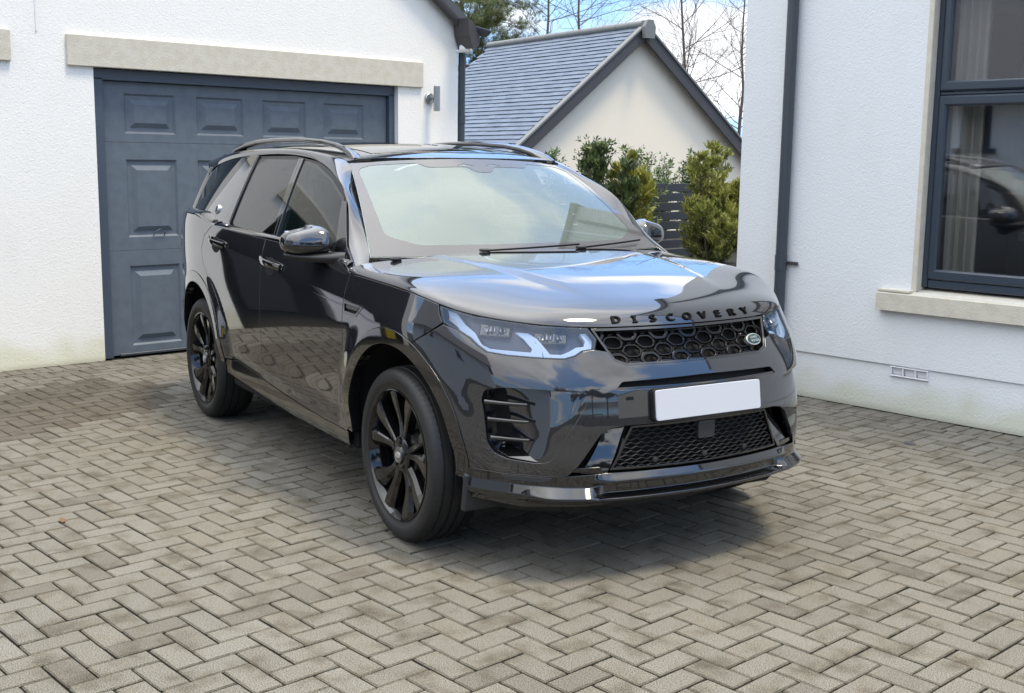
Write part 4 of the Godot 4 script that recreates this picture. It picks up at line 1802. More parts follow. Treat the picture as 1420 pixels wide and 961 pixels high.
func ground() -> void:
	var joint := mat(Color(.10, .092, .070), .95)
	joint.albedo_texture = noise_tex(512, .03, 5, 14, ramp([[0.0, Color(.45, .42, .33)], [.42, Color(.72, .67, .54)], [.62, Color(.46, .52, .24)], [1.0, Color(.85, .80, .68)]]))
	joint.albedo_color = Color(.040, .037, .026).linear_to_srgb()
	relief(joint, noise_tex(256, .15, 3, 15), .4, 1.1)
	var mb := MB.new()
	mb.flat([Vector3(-160, -.013, -160), Vector3(-160, -.013, 160), Vector3(160, -.013, 160), Vector3(160, -.013, -160)], Vector3.UP)
	var drive := obj("driveway", mb, joint, self, "structure")
	# block paving: herringbone with a header course along both house walls
	var grain := grain_tex(512, [2, 5], 31)
	var speck := noise_tex(1024, .065, 4, 32, ramp([[0.0, grey(.30)], [.30, grey(.52)], [.42, grey(.74)], [.56, grey(.86)], [.66, grey(1.0)], [1.0, grey(1.0)]]))
	var stains := noise_tex(1024, .011, 6, 45, ramp([[0.0, Color(.70, .67, .62)], [.20, Color(.84, .825, .79)], [.40, Color(.96, .955, .94)], [.55, Color(1, 1, 1)], [.80, Color(1, 1, 1)], [1.0, Color(.95, .94, .87)]]))
	var tone: Array = []
	var base := [Color(.342, .318, .262), Color(.330, .307, .252), Color(.354, .330, .274), Color(.338, .315, .264), Color(.314, .290, .238), Color(.346, .318, .258), Color(.336, .314, .264), Color(.340, .313, .257), Color(.372, .350, .296), Color(.272, .248, .202)]
	var brick_mat := func(c: Color) -> StandardMaterial3D:
		var m := mat(c, .92)
		m.vertex_color_use_as_albedo = true
		m.albedo_texture = speck
		relief(m, grain, .32, 2.6)
		m.detail_enabled = true
		m.detail_blend_mode = BaseMaterial3D.BLEND_MODE_MUL
		m.detail_albedo = stains
		m.detail_uv_layer = BaseMaterial3D.DETAIL_UV_2
		m.uv2_triplanar = true
		m.uv2_world_triplanar = true
		m.uv2_scale = Vector3.ONE * .42
		return m
	for k in base.size():
		base[k] = base[k] * Color(.665, .668, .672)
	for c in base:
		tone.append(brick_mat.call(c))
	var field_mat: StandardMaterial3D = brick_mat.call(Color(1, 1, 1))
	field_mat.vertex_color_use_as_albedo = true
	# unit bricks, three shapes with slightly worn corners
	var shapes := []
	for k in 3:
		var b := MB.new()
		var rr := RandomNumberGenerator.new()
		rr.seed = 50 + k
		var L := .1998
		var Wd := .0993
		var ch := .0045
		var low := [Vector2(-L / 2, -Wd / 2), Vector2(L / 2, -Wd / 2), Vector2(L / 2, Wd / 2), Vector2(-L / 2, Wd / 2)]
		var ringo := []
		var ringi := []
		for i in 4:
			var p: Vector2 = low[i]
			var q: Vector2 = low[(i + 1) % 4]
			for t in [.03, .35, .68, .97]:
				var e := p.lerp(q, t)
				var outw := Vector2(q.y - p.y, p.x - q.x).normalized()
				e += -outw * rr.randf_range(0.0, .0016)
				ringo.append(Vector3(e.x, -ch + rr.randf_range(-.0012, .0008), e.y))
				var e2 := e - outw * (ch + rr.randf_range(-.001, .0015))
				e2 = e2.clamp(Vector2(-L / 2 + ch, -Wd / 2 + ch), Vector2(L / 2 - ch, Wd / 2 - ch))
				ringi.append(Vector3(e2.x, 0, e2.y))
		var n := ringo.size()
		b.flat(ringi, Vector3.UP)
		for i in n:
			var j := (i + 1) % n
			var o: Vector3 = ringo[i]
			b.col = Color(.80, .78, .72)
			b.flat([ringi[i], ringi[j], ringo[j], ringo[i]], Vector3(o.x / L, .3, o.z / Wd))
			b.col = Color(.30, .29, .25)
			b.flat([ringo[i], ringo[j], ringo[j] - Vector3(0, .03, 0), ringo[i] - Vector3(0, .03, 0)], Vector3(o.x / L, 0, o.z / Wd))
		shapes.append(b.mesh())
	var rects := []
	var inner_x := WALL_X + .2035
	var inner_z := WALL_Z + .2035
	for i in range(-70, 90):
		for j in range(-40, 44):
			var o := BRICK_AT + Vector2(i, i) * MODULE + Vector2(2 * j, -2 * j) * MODULE
			if o.x < -11.0 or o.x > 5.5 or o.y > 6.5 or o.y < -11.5:
				continue
			for q in 2:
				var rc := Rect2(o.x, o.y - MODULE, 2 * MODULE, MODULE) if q == 0 else Rect2(o.x, o.y, MODULE, 2 * MODULE)
				clip_paving(rects, rc, q == 0, inner_x, inner_z)
	# header courses
	var x := HOUSE_END - .10
	while x < 5.5:
		rects.append([Rect2(x, WALL_Z + .001, MODULE, .2), false])
		x += MODULE
	var z := -3.40
	while z < 6.5:
		rects.append([Rect2(WALL_X + .001, z, .2, MODULE), true])
		z += MODULE
	# nearest first
	var eye := Vector3(3.66962, 1.59410, 3.73982)
	var fw := Vector3(-.73074786, -.15709664, -.66432538)
	var rt := Vector3(.67112921, .01268583, -.74123185)
	var upv := Vector3(-.12487256, .98750175, -.096162)
	var list := []
	var nz := FastNoiseLite.new()
	nz.frequency = .55
	nz.fractal_octaves = 3
	nz.seed = 77
	for rc in rects:
		var c2: Vector2 = rc[0].get_center()
		var c := Vector3(c2.x, 0, c2.y)
		var d := c - eye
		var dz := d.dot(fw)
		var inside := dz > .3 and absf(d.dot(rt) / dz) < .442 and absf(d.dot(upv) / dz) < .299
		var wide: bool = rc[1]
		var size: Vector2 = rc[0].size
		if not wide:
			size = Vector2(size.y, size.x)
		var b := Basis.IDENTITY if wide else Basis(Vector3.UP, PI / 2)
		b = b * Basis(Vector3(0, 0, 1), rng.randf_range(-.009, .009)) * Basis(Vector3(1, 0, 0), rng.randf_range(-.016, .016)) * Basis(Vector3.UP, rng.randf_range(-.008, .008))
		b = b * Basis.from_scale(Vector3((size.x - .0052) / .1998, 1.0, (size.y - .0052) / .0993))
		var t := Transform3D(b, c + Vector3(rng.randf_range(-.0006, .0006), rng.randf_range(-.0022, .0010), rng.randf_range(-.0006, .0006)))
		var k := rng.randi_range(0, 8)
		if rng.randf() < .05:
			k = 9
		var patchy := nz.get_noise_2d(c.x, c.z)
		if patchy > .28 and rng.randf() < .6:
			k = [1, 4, 9, 4][rng.randi_range(0, 3)]
		elif patchy < -.25 and rng.randf() < .5:
			k = [2, 8, 0][rng.randi_range(0, 2)]
		list.append([-(1.0 / dz) if inside else 1.0, t, k, c])
	list.sort_custom(func(a, b): return a[0] < b[0])
	for i in 300:
		var e: Array = list[i]
		var o := obj("brick", shapes[i % 3], tone[e[2]], drive)
		o.transform = e[1]
	var mm := MultiMesh.new()
	mm.transform_format = MultiMesh.TRANSFORM_3D
	mm.use_colors = true
	mm.mesh = shapes[0]
	mm.instance_count = list.size() - 300
	for i in range(300, list.size()):
		var e: Array = list[i]
		mm.set_instance_transform(i - 300, e[1])
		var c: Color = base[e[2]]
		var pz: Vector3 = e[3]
		# a wedge of blocks toned darker out from the left wall
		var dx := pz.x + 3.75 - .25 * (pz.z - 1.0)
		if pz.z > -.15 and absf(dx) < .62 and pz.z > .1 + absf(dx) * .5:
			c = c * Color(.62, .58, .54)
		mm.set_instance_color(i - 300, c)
	var mi := MultiMeshInstance3D.new()
	mi.multimesh = mm
	mi.material_override = field_mat
	mi.set_meta("kind", "stuff")
	put(mi, "paving", drive)

func clip_paving(rects: Array, rc: Rect2, wide: bool, inner_x: float, inner_z: float) -> void:
	var lo := rc.position
	var hi := rc.end
	# the right-hand house and its header course
	if hi.x > HOUSE_END - .1 and lo.y < inner_z:
		if lo.x > HOUSE_END - .1 or hi.y > inner_z + .01:
			lo.y = maxf(lo.y, inner_z)
		else:
			hi.x = minf(hi.x, HOUSE_END - .1)
	# the garage house
	if lo.x < inner_x and hi.y > -3.40:
		if hi.x > inner_x + .005:
			lo.x = maxf(lo.x, inner_x)
		else:
			hi.y = minf(hi.y, -3.40)
	var s := hi - lo
	if s.x < .022 or s.y < .022:
		return
	rects.append([Rect2(lo, s), wide])

func panel_door(door: Node3D, x: float) -> void:
	# raised-and-fielded panels, four columns by three rows, each in its own sunk frame
	var zs := [-.264, -.877, -1.490, -2.103]
	var ys := [[1.763, 2.073], [.950, 1.563], [.080, .723]]
	for row in ys:
		for z0 in zs:
			var z1: float = z0 - .430
			var mb := MB.new()
			var rings := []
			for q in [[0.0, 0.0], [.016, -.015], [.046, -.015], [.085, .005], [.088, .005]]:
				rings.append([Vector3(x + q[1], row[0] + q[0], z0 - q[0]), Vector3(x + q[1], row[0] + q[0], z1 + q[0]), Vector3(x + q[1], row[1] - q[0], z1 + q[0]), Vector3(x + q[1], row[1] - q[0], z0 - q[0])])
			for i in 4:
				for k in 4:
					mb.flat([rings[i][k], rings[i][(k + 1) % 4], rings[i + 1][(k + 1) % 4], rings[i + 1][k]], Vector3(1, 0, 0))
			mb.flat(rings[4], Vector3(1, 0, 0))
			obj("panel", mb, M.door_paint, door)

func garage_house() -> void:
	var at := Vector3(WALL_X, 0, 0)
	var h := thing("garage_house", "cream rendered garage with a blue grey panelled door under a stone lintel", "house")
	var f := func(z: float, y: float) -> Vector3: return Vector3(WALL_X, y, z)
	var apex := 5.72
	var outline := poly([[-3.558, 0], [-2.849, 0], [-2.849, 2.25], [.010, 2.25], [.010, 0], [.84, 0], [.84, 2.25], [3.70, 2.25], [3.70, 0], [4.2, 0], [4.2, 2.9], [.32, apex], [-3.558, 2.885]])
	var mb := MB.new()
	wall_face(mb, f, outline, [], -1.0, 1.0)
	# reveals and the return wall
	mb.flat([Vector3(WALL_X, 0, .010), Vector3(WALL_X, 2.25, .010), Vector3(WALL_X - .16, 2.25, .010), Vector3(WALL_X - .16, 0, .010)], Vector3(0, 0, -1))
	mb.flat([Vector3(WALL_X, 0, -2.849), Vector3(WALL_X, 2.25, -2.849), Vector3(WALL_X - .16, 2.25, -2.849), Vector3(WALL_X - .16, 0, -2.849)], Vector3(0, 0, 1))
	mb.flat([Vector3(WALL_X, 0, -3.558), Vector3(WALL_X, 2.885, -3.558), Vector3(WALL_X - 6.5, 2.885, -3.558), Vector3(WALL_X - 6.5, 0, -3.558)], Vector3(0, 0, -1))
	mb.flat([Vector3(WALL_X, 0, 4.2), Vector3(WALL_X, 2.9, 4.2), Vector3(WALL_X - 6.5, 2.9, 4.2), Vector3(WALL_X - 6.5, 0, 4.2)], Vector3(0, 0, 1))
	mb.flat([Vector3(WALL_X - 6.5, 0, -3.558), Vector3(WALL_X - 6.5, 0, 4.2), Vector3(WALL_X - 6.5, 2.9, 4.2), Vector3(WALL_X - 6.5, apex, .32), Vector3(WALL_X - 6.5, 2.885, -3.558)], Vector3(-1, 0, 0))
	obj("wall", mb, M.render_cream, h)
	# lintels
	mb = MB.new()
	mb.box(Vector3(WALL_X + .004, 2.3655, (.213 - 3.122) / 2), Vector3(.05, .228, 3.335), Basis.IDENTITY, .004)
	obj("lintel", mb, M.stone, h)
	mb = MB.new()
	mb.box(Vector3(WALL_X + .004, 2.3655, .620 + 1.3), Vector3(.05, .220, 2.6), Basis.IDENTITY, .004)
	obj("lintel", mb, M.stone, h)
	# the open bay beside it, with a few boxes inside
	mb = MB.new()
	mb.box(Vector3(WALL_X - 3.2, 1.3, .45), Vector3(6.2, 2.6, .1))
	mb.box(Vector3(WALL_X - 3.2, 1.3, 4.0), Vector3(6.2, 2.6, .1))
	mb.box(Vector3(WALL_X - 6.2, 1.3, 2.2), Vector3(.1, 2.6, 3.5))
	mb.box(Vector3(WALL_X - 3.2, 2.65, 2.2), Vector3(6.2, .1, 3.5))
	mb.box(Vector3(WALL_X - .08, 1.12, .82), Vector3(.14, 2.25, .05))
	mb.box(Vector3(WALL_X - .08, 1.12, 3.72), Vector3(.14, 2.25, .05))
	obj("bay_lining", mb, M.inside, h)
	for q in [[-.6, .28, 2.2, .5, .5, .8, 0], [-.55, .75, 2.15, .4, .35, .6, 0], [-.7, .2, 3.1, .5, .4, .5, 1], [-1.4, .5, 1.3, .6, 1.0, .5, 2]]:
		mb = MB.new()
		mb.box(Vector3(q[0], q[1], 0), Vector3(q[3], q[4], q[5]), Basis.IDENTITY, .02)
		mb.box(Vector3(q[0], q[1] + q[4] * .5 + .012, 0), Vector3(q[3] + .03, .03, q[5] + .03), Basis.IDENTITY, .008)
		var o := obj("storage_box", mb, [M.white_plastic, M.yellow, M.barge][q[6]], self)
		o.position = Vector3(WALL_X, 0, q[2])
		tag(o, ["white lidded storage box on the open garage bay's floor", "white lidded box stacked on top of another white box", "yellow lidded crate in the open garage bay", "tall dark cabinet at the open garage bay's inner wall"][[0, 1, 2, 3][int(q[1] * 0.0) + [[.28], [.75], [.2], [.5]].find([q[1]])]], "box")
	# garage door and frame
	var xd := WALL_X - .10
	mb = MB.new()
	mb.box(Vector3(xd + .012, 1.09, -.040), Vector3(.07, 2.18, .088), Basis.IDENTITY, .004)
	mb.box(Vector3(xd + .012, 1.09, -2.818), Vector3(.07, 2.18, .06), Basis.IDENTITY, .004)
	mb.box(Vector3(xd + .012, 2.207, -1.42), Vector3(.07, .086, 2.85), Basis.IDENTITY, .004)
	obj("door_frame", mb, M.door_frame, h)
	mb = MB.new()
	var face := func(z: float, y: float) -> Vector3: return Vector3(xd, y, z)
	for q in [[.012, .842], [.848, 1.692], [1.698, 2.158]]:
		var holes := []
		for row in [[1.763, 2.073], [.950, 1.563], [.080, .723]]:
			if row[0] > q[0] and row[1] < q[1]:
				for z0 in [-.264, -.877, -1.490, -2.103]:
					holes.append(poly([[z0, row[0]], [z0, row[1]], [z0 - .430, row[1]], [z0 - .430, row[0]]]))
		patch(mb, face, poly([[-.092, q[0]], [-.092, q[1]], [-2.782, q[1]], [-2.782, q[0]]]), holes, .2, 0.0, .006, -1.0)
	mb.box(Vector3(xd - .05, 1.09, -1.44), Vector3(.04, 2.16, 2.7))
	var door := obj("garage_door", mb, M.door_paint, h)
	panel_door(door, xd)
	mb = MB.new()
	mb.box(Vector3(xd + .012, .014, -.9), Vector3(.022, .022, 1.5), Basis.IDENTITY, .004)
	obj("door_seal", mb, M.gutter, door)
	# curved door pull low on the second row
	mb = MB.new()
	mb.tube([Vector3(xd + .006, .955, -.56), Vector3(xd + .02, .985, -.565), Vector3(xd + .024, 1.01, -.52), Vector3(xd + .02, .985, -.475), Vector3(xd + .006, .955, -.47)], [.005], 6)
	obj("door_pull", mb, M.door_frame, door)
	# thin white weep strip
	mb = MB.new()
	mb.box(Vector3(WALL_X + .004, 2.64, .424), Vector3(.012, .32, .008), Basis.IDENTITY, .002)
	obj("expansion_bead", mb, M.white_plastic, h)
	# roof: two slabs, verge and boxed eave
	mb = MB.new()
	for s in [1.0, -1.0]:
		var zr := .32
		var ze: float = 4.5 if s > 0 else -3.66
		var ye: float = apex + .06 - absf(ze - zr) * .7305
		var a := Vector3(WALL_X + .10, apex + .06, zr)
		var b := Vector3(WALL_X + .10, ye, ze)
		var back := Vector3(-6.8, 0, 0)
		var th := Vector3(0, -.09, 0)
		mb.flat([a, b, b + back, a + back], Vector3(0, 1, 0))
		mb.flat([a + th, b + th, b + back + th, a + back + th], Vector3(0, -1, 0))
		mb.flat([a, b, b + th, a + th], Vector3(1, 0, 0))
		mb.flat([b, b + back, b + back + th, b + th], Vector3(0, 0, s))
		mb.flat([a + back, b + back, b + back + th, a + back + th], Vector3(-1, 0, 0))
	obj("roof", mb, M.slate_roof, h)
	mb = MB.new()
	mb.prism(poly([[-3.48, 2.90], [-3.625, 2.80], [-3.625, 2.67], [-3.59, 2.63], [-3.545, 2.63], [-3.50, 2.74]]), .22, Transform3D(Basis(Vector3(0, 0, 1), Vector3(0, 1, 0), Vector3(-1, 0, 0)), Vector3(WALL_X + .02, 0, 0)), 0.0)
	obj("eave_box", mb, M.barge, h)
	mb = MB.new()
	for s in [-1.0]:
		var a := Vector3(WALL_X + .07, apex - .03, .32)
		var b := Vector3(WALL_X + .07, 2.80, -3.64)
		mb.bar([a, b], [Vector3(0, 1, 0)], [.07], [.03], 8)
	obj("verge_board", mb, M.barge, h)
	mb = MB.new()
	for k in 9:
		mb.tube([Vector3(WALL_X - .05, 2.70, -3.69), Vector3(WALL_X - 6.6, 2.70, -3.69)], [.05], 10)
		break
	obj("gutter", mb, M.gutter, h)
	# rainwater pipe at the corner
	mb = MB.new()
	mb.tube([Vector3(WALL_X - .02, 2.64, -3.625), Vector3(WALL_X - .02, 0.0, -3.605)], [.036], 14)
	mb.tube([Vector3(WALL_X - .02, 2.02, -3.620), Vector3(WALL_X - .02, 1.94, -3.619)], [.041], 14)
	obj("downpipe", mb, M.gutter, h)
	# wall lamp: brushed tube on a round foot
	var lamp := thing("wall_lamp", "brushed steel tube wall lamp right of the garage lintel", "lamp", Vector3(WALL_X, 2.155, -3.215))
	mb = MB.new()
	mb.lathe([Vector2(.052, .0), Vector2(.052, .022), Vector2(.046, .028), Vector2(.0001, .028)], 24, Vector3(0, 0, 0.01), Vector3(1, 0, 0))
	mb.box(Vector3(.045, 0, 0.005), Vector3(.05, .03, .03), Basis.IDENTITY, .004)
	obj("wall_foot", mb, M.brushed, lamp)
	mb = MB.new()
	mb.lathe([Vector2(.0001, -.115), Vector2(.028, -.115), Vector2(.031, -.112), Vector2(.031, .112), Vector2(.028, .115), Vector2(.0001, .115)], 28, Vector3(.10, 0, -.008), Vector3.UP)
	obj("tube", mb, M.brushed, lamp)
	# white camera and dark floodlight under the eave
	var c := thing("security_camera", "small white camera with a black face fixed below the garage eave", "camera", Vector3(WALL_X, 2.635, -3.54))
	mb = MB.new()
	mb.lathe([Vector2(.0001, -.05), Vector2(.030, -.047), Vector2(.040, -.03), Vector2(.042, .05), Vector2(.038, .058)], 22, Vector3(.09, 0, -.03), Vector3(.85, -.05, -.55))
	mb.tube([Vector3(0, -.02, 0), Vector3(.05, -.025, -.01), Vector3(.075, -.01, -.02)], [.014], 8)
	obj("body", mb, M.white_plastic, c)
	mb = MB.new()
	mb.lathe([Vector2(.038, .056), Vector2(.036, .060), Vector2(.0001, .061)], 22, Vector3(.09, 0, -.03), Vector3(.85, -.05, -.55))
	obj("face", mb, M.gloss, c)
	var fl := thing("floodlight", "dark grey round floodlight hanging under the corner of the garage eave", "lamp", Vector3(WALL_X + .07, 2.79, -3.64))
	mb = MB.new()
	mb.lathe([Vector2(.0001, -.045), Vector2(.05, -.040), Vector2(.085, -.01), Vector2(.098, .022), Vector2(.098, .034), Vector2(.09, .036)], 26, Vector3(.13, 0, -.03), Vector3(.25, .95, -.15))
	mb.tube([Vector3(-.05, .02, 0), Vector3(.06, .0, -.01), Vector3(.12, -.03, -.02)], [.016], 8)
	obj("shade", mb, M.gutter, fl)
	mb = MB.new()
	mb.lathe([Vector2(.091, .034), Vector2(.0001, .033)], 26, Vector3(.13, 0, -.03), Vector3(.25, .95, -.15))
	obj("diffuser", mb, M.white_plastic, fl)

func right_house() -> void:
	var h := thing("white_house", "white rendered house on the right with a stone silled window", "house")
	var f := func(x: float, y: float) -> Vector3: return Vector3(x, y, WALL_Z)
	var top := 3.5
	var mb := MB.new()
	var win := poly([[-.108, .80], [-.108, 2.75], [1.75, 2.75], [1.75, .80]])
	wall_face(mb, f, poly([[HOUSE_END, .315], [4.985, .315], [4.985, top], [HOUSE_END, top]]), [win], 1.0, 0.0)
	# plinth, a finger behind the upper render, with a shadow joint
	var fp := func(x: float, y: float) -> Vector3: return Vector3(x, y, WALL_Z - .012)
	wall_face(mb, fp, poly([[HOUSE_END, 0], [4.985, 0], [4.985, .315], [HOUSE_END, .315]]), [poly([[-.222, .243], [-.222, .306], [.040, .306], [.040, .243]])], 1.0, 1.0)
	mb.flat([Vector3(HOUSE_END, .315, WALL_Z), Vector3(4.985, .315, WALL_Z), Vector3(4.985, .315, WALL_Z - .012), Vector3(HOUSE_END, .315, WALL_Z - .012)], Vector3.DOWN)
	mb.flat([Vector3(HOUSE_END, 0, WALL_Z), Vector3(HOUSE_END, top, WALL_Z), Vector3(HOUSE_END, top, WALL_Z - 9.0), Vector3(HOUSE_END, 0, WALL_Z - 9.0)], Vector3(-1, 0, 0))
	mb.flat([Vector3(4.985, 0, WALL_Z), Vector3(4.985, top, WALL_Z), Vector3(4.985, top, WALL_Z - 9.0), Vector3(4.985, 0, WALL_Z - 9.0)], Vector3(1, 0, 0))
	mb.flat([Vector3(HOUSE_END, 0, WALL_Z - 9), Vector3(HOUSE_END, top, WALL_Z - 9), Vector3(4.985, top, WALL_Z - 9.0), Vector3(4.985, 0, WALL_Z - 9.0)], Vector3(0, 0, -1))
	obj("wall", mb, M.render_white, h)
	# stone margin in the reveal
	mb = MB.new()
	mb.box(Vector3(-.098, 1.775, WALL_Z - .055), Vector3(.035, 1.95, .112), Basis.IDENTITY, .003)
	obj("window_margin", mb, M.stone, h)
	mb = MB.new()
	mb.box(Vector3(.82, 2.77, WALL_Z - .055), Vector3(1.87, .04, .112), Basis.IDENTITY, .003)
	mb.box(Vector3(1.745, 1.775, WALL_Z - .055), Vector3(.035, 1.95, .112), Basis.IDENTITY, .003)
	obj("window_margin", mb, M.stone, h)
	# sill, weathered on top
	mb = MB.new()
	mb.prism(poly([[.055, .672], [.055, .782], [.045, .788], [-.135, .818], [-.135, .672]]), 2.36, Transform3D(Basis(Vector3(0, 0, 1), Vector3(0, 1, 0), Vector3(-1, 0, 0)), Vector3(-.325, 0, WALL_Z)), 0.0)
	var sill := obj("window_sill", mb, M.stone, h)
	mb = MB.new()
	mb.box(Vector3(-.21, .800, WALL_Z + .022), Vector3(.225, .018, .055), Basis.IDENTITY, .004)
	obj("sill_stool", mb, M.stone, sill)
	# window: frame, two lights, curtain, dark room behind
	var zf := WALL_Z - .10
	mb = MB.new()
	mb.box(Vector3(-.066, 1.79, zf), Vector3(.042, 1.92, .07), Basis.IDENTITY, .006)
	mb.box(Vector3(1.70, 1.79, zf), Vector3(.06, 1.92, .07), Basis.IDENTITY, .006)
	mb.box(Vector3(.82, .855, zf), Vector3(1.72, .05, .07), Basis.IDENTITY, .006)
	mb.box(Vector3(.82, 2.73, zf), Vector3(1.72, .05, .07), Basis.IDENTITY, .006)
	mb.box(Vector3(.82, 2.035, zf), Vector3(1.72, .018, .062), Basis.IDENTITY, .003)
	var w := obj("window", mb, M.window_frame, h)
	for q in [[.884, 2.022], [2.048, 2.70]]:
		mb = MB.new()
		var zz := zf + .014
		var st := .052
		mb.box(Vector3(-.043 + st * .5, (q[0] + q[1]) / 2, zz), Vector3(st, q[1] - q[0], .062), Basis.IDENTITY, .010)
		mb.box(Vector3(1.666 - st * .5, (q[0] + q[1]) / 2, zz), Vector3(st, q[1] - q[0], .062), Basis.IDENTITY, .010)
		mb.box(Vector3(.8115, q[0] + .031, zz + .0015), Vector3(1.706 - st, .062, .062), Basis.IDENTITY, .010)
		mb.box(Vector3(.8115, q[1] - .031, zz + .0015), Vector3(1.706 - st, .062, .062), Basis.IDENTITY, .010)
		obj("sash", mb, M.window_frame, w)
		mb = MB.new()
		for dz in [.012, .009, .006, .002, -.012, -.016, -.020, -.023]:
			mb.flat([Vector3(.0, q[0] + .05, zz + dz), Vector3(1.63, q[0] + .05, zz + dz), Vector3(1.63, q[1] - .05, zz + dz), Vector3(.0, q[1] - .05, zz + dz)], Vector3(0, 0, 1))
		obj("pane", mb, M.window_glass, w)
	# the room behind
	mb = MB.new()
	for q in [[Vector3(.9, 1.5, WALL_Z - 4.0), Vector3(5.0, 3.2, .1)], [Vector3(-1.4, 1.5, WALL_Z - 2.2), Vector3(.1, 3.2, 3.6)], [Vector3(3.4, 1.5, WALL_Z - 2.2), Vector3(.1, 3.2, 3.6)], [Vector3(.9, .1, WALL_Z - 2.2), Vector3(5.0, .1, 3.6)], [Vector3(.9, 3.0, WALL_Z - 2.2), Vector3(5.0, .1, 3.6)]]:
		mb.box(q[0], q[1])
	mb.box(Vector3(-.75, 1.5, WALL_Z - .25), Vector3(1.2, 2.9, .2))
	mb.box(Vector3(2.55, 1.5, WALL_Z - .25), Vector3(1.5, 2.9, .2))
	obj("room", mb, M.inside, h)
	# a table and chair backs just inside
	var tb := thing("dining_table", "dark table standing inside the right hand window", "table", Vector3(.95, .15, WALL_Z - 1.15))
	mb = MB.new()
	mb.box(Vector3(0, .99, 0), Vector3(1.5, .06, .8), Basis.IDENTITY, .01)
	obj("table_top", mb, M.barge, tb)
	for sx in [-.65, .65]:
		for sz in [-.32, .32]:
			mb = MB.new()
			mb.box(Vector3(sx, .48, sz), Vector3(.07, .96, .07), Basis.IDENTITY, .006)
			obj("leg", mb, M.barge, tb)
	var cu := MB.new()
	var fold := func(a: float, b: float) -> Vector3:
		return Vector3(-.02 + a * .20, .86 + b * 1.88, WALL_Z - .22 + .026 * sin(a * 19.0 + .4 * sin(b * 3.0)) + .010 * sin(a * 43.0 + b * 2.0))
	cu.grid(fold, 60, 6, 1.0)
	cu.grid(func(a: float, b: float) -> Vector3: return fold.call(a, b) - Vector3(0, 0, .006), 60, 6, -1.0)
	tag(obj("curtain", cu, M.curtain, self), "pale cream curtain hanging inside the left edge of the window", "curtain")
	# air brick in the plinth
	mb = MB.new()
	mb.box(Vector3(-.091, .2745, WALL_Z - .045), Vector3(.262, .063, .03))
	var vb := obj("air_brick", mb, M.brushed_dark, h)
	mb = MB.new()
	for x in [-.218, -.135, -.048, .036]:
		mb.box(Vector3(x, .2745, WALL_Z - .010), Vector3(.010, .066, .022), Basis.IDENTITY, .002)
	for y in [.246, .303]:
		mb.box(Vector3(-.091, y, WALL_Z - .0095), Vector3(.266, .007, .024), Basis.IDENTITY, .002)
	obj("vent_frame", mb, M.render_plain, vb)
	for x in [-.1765, -.0915, -.006]:
		mb = MB.new()
		mb.box(Vector3(x, .2745, WALL_Z - .020), Vector3(.070, .050, .004), Basis(Vector3(1, 0, 0), .25))
		obj("vent_louvre", mb, M.render_plain, vb)
	# rainwater pipe
	mb = MB.new()
	mb.tube([Vector3(-1.072, 0.0, WALL_Z + .050), Vector3(-1.072, top + .3, WALL_Z + .050)], [.0385], 18)
	var dp := obj("downpipe", mb, M.gutter, h)
	mb = MB.new()
	mb.tube([Vector3(-1.072, .868, WALL_Z + .050), Vector3(-1.072, .972, WALL_Z + .050)], [.0425], 18)
	obj("pipe_collar", mb, M.gutter, dp)
	mb = MB.new()
	mb.box(Vector3(-1.0, .918, WALL_Z + .018), Vector3(.085, .022, .018), Basis.IDENTITY, .003)
	obj("pipe_bracket", mb, M.barge, dp)
	# the gable over it and its roof, ridge running away from the drive
	var mid := 1.75
	var peak := 7.3
	var eave := 3.5
	var back := WALL_Z - 9.0
	for zz in [WALL_Z, back]:
		mb = MB.new()
		mb.flat([Vector3(HOUSE_END, eave, zz), Vector3(2 * mid - HOUSE_END, eave, zz), Vector3(mid, peak, zz)], Vector3(0, 0, 1 if zz == WALL_Z else -1))
		obj("gable", mb, M.render_white, h)
	mb = MB.new()
	for q in [-1.0, 1.0]:
		var ex: float = mid + q * (mid - HOUSE_END + .05)
		var a := Vector3(mid, peak + .12, WALL_Z + .05)
		var b := Vector3(ex, eave + .04, WALL_Z + .05)
		var dz := Vector3(0, 0, -9.3)
		var th := Vector3(0, -.13, 0)
		mb.flat([a, b, b + dz, a + dz], Vector3(q, 1, 0))
		mb.flat([a + th, b + th, b + dz + th, a + dz + th], Vector3(-q, -1, 0))
		mb.flat([a, b, b + th, a + th], Vector3(0, 0, 1))
		mb.flat([b, b + dz, b + dz + th, b + th], Vector3(q, 0, 0))
	obj("roof", mb, M.slate_roof, h)

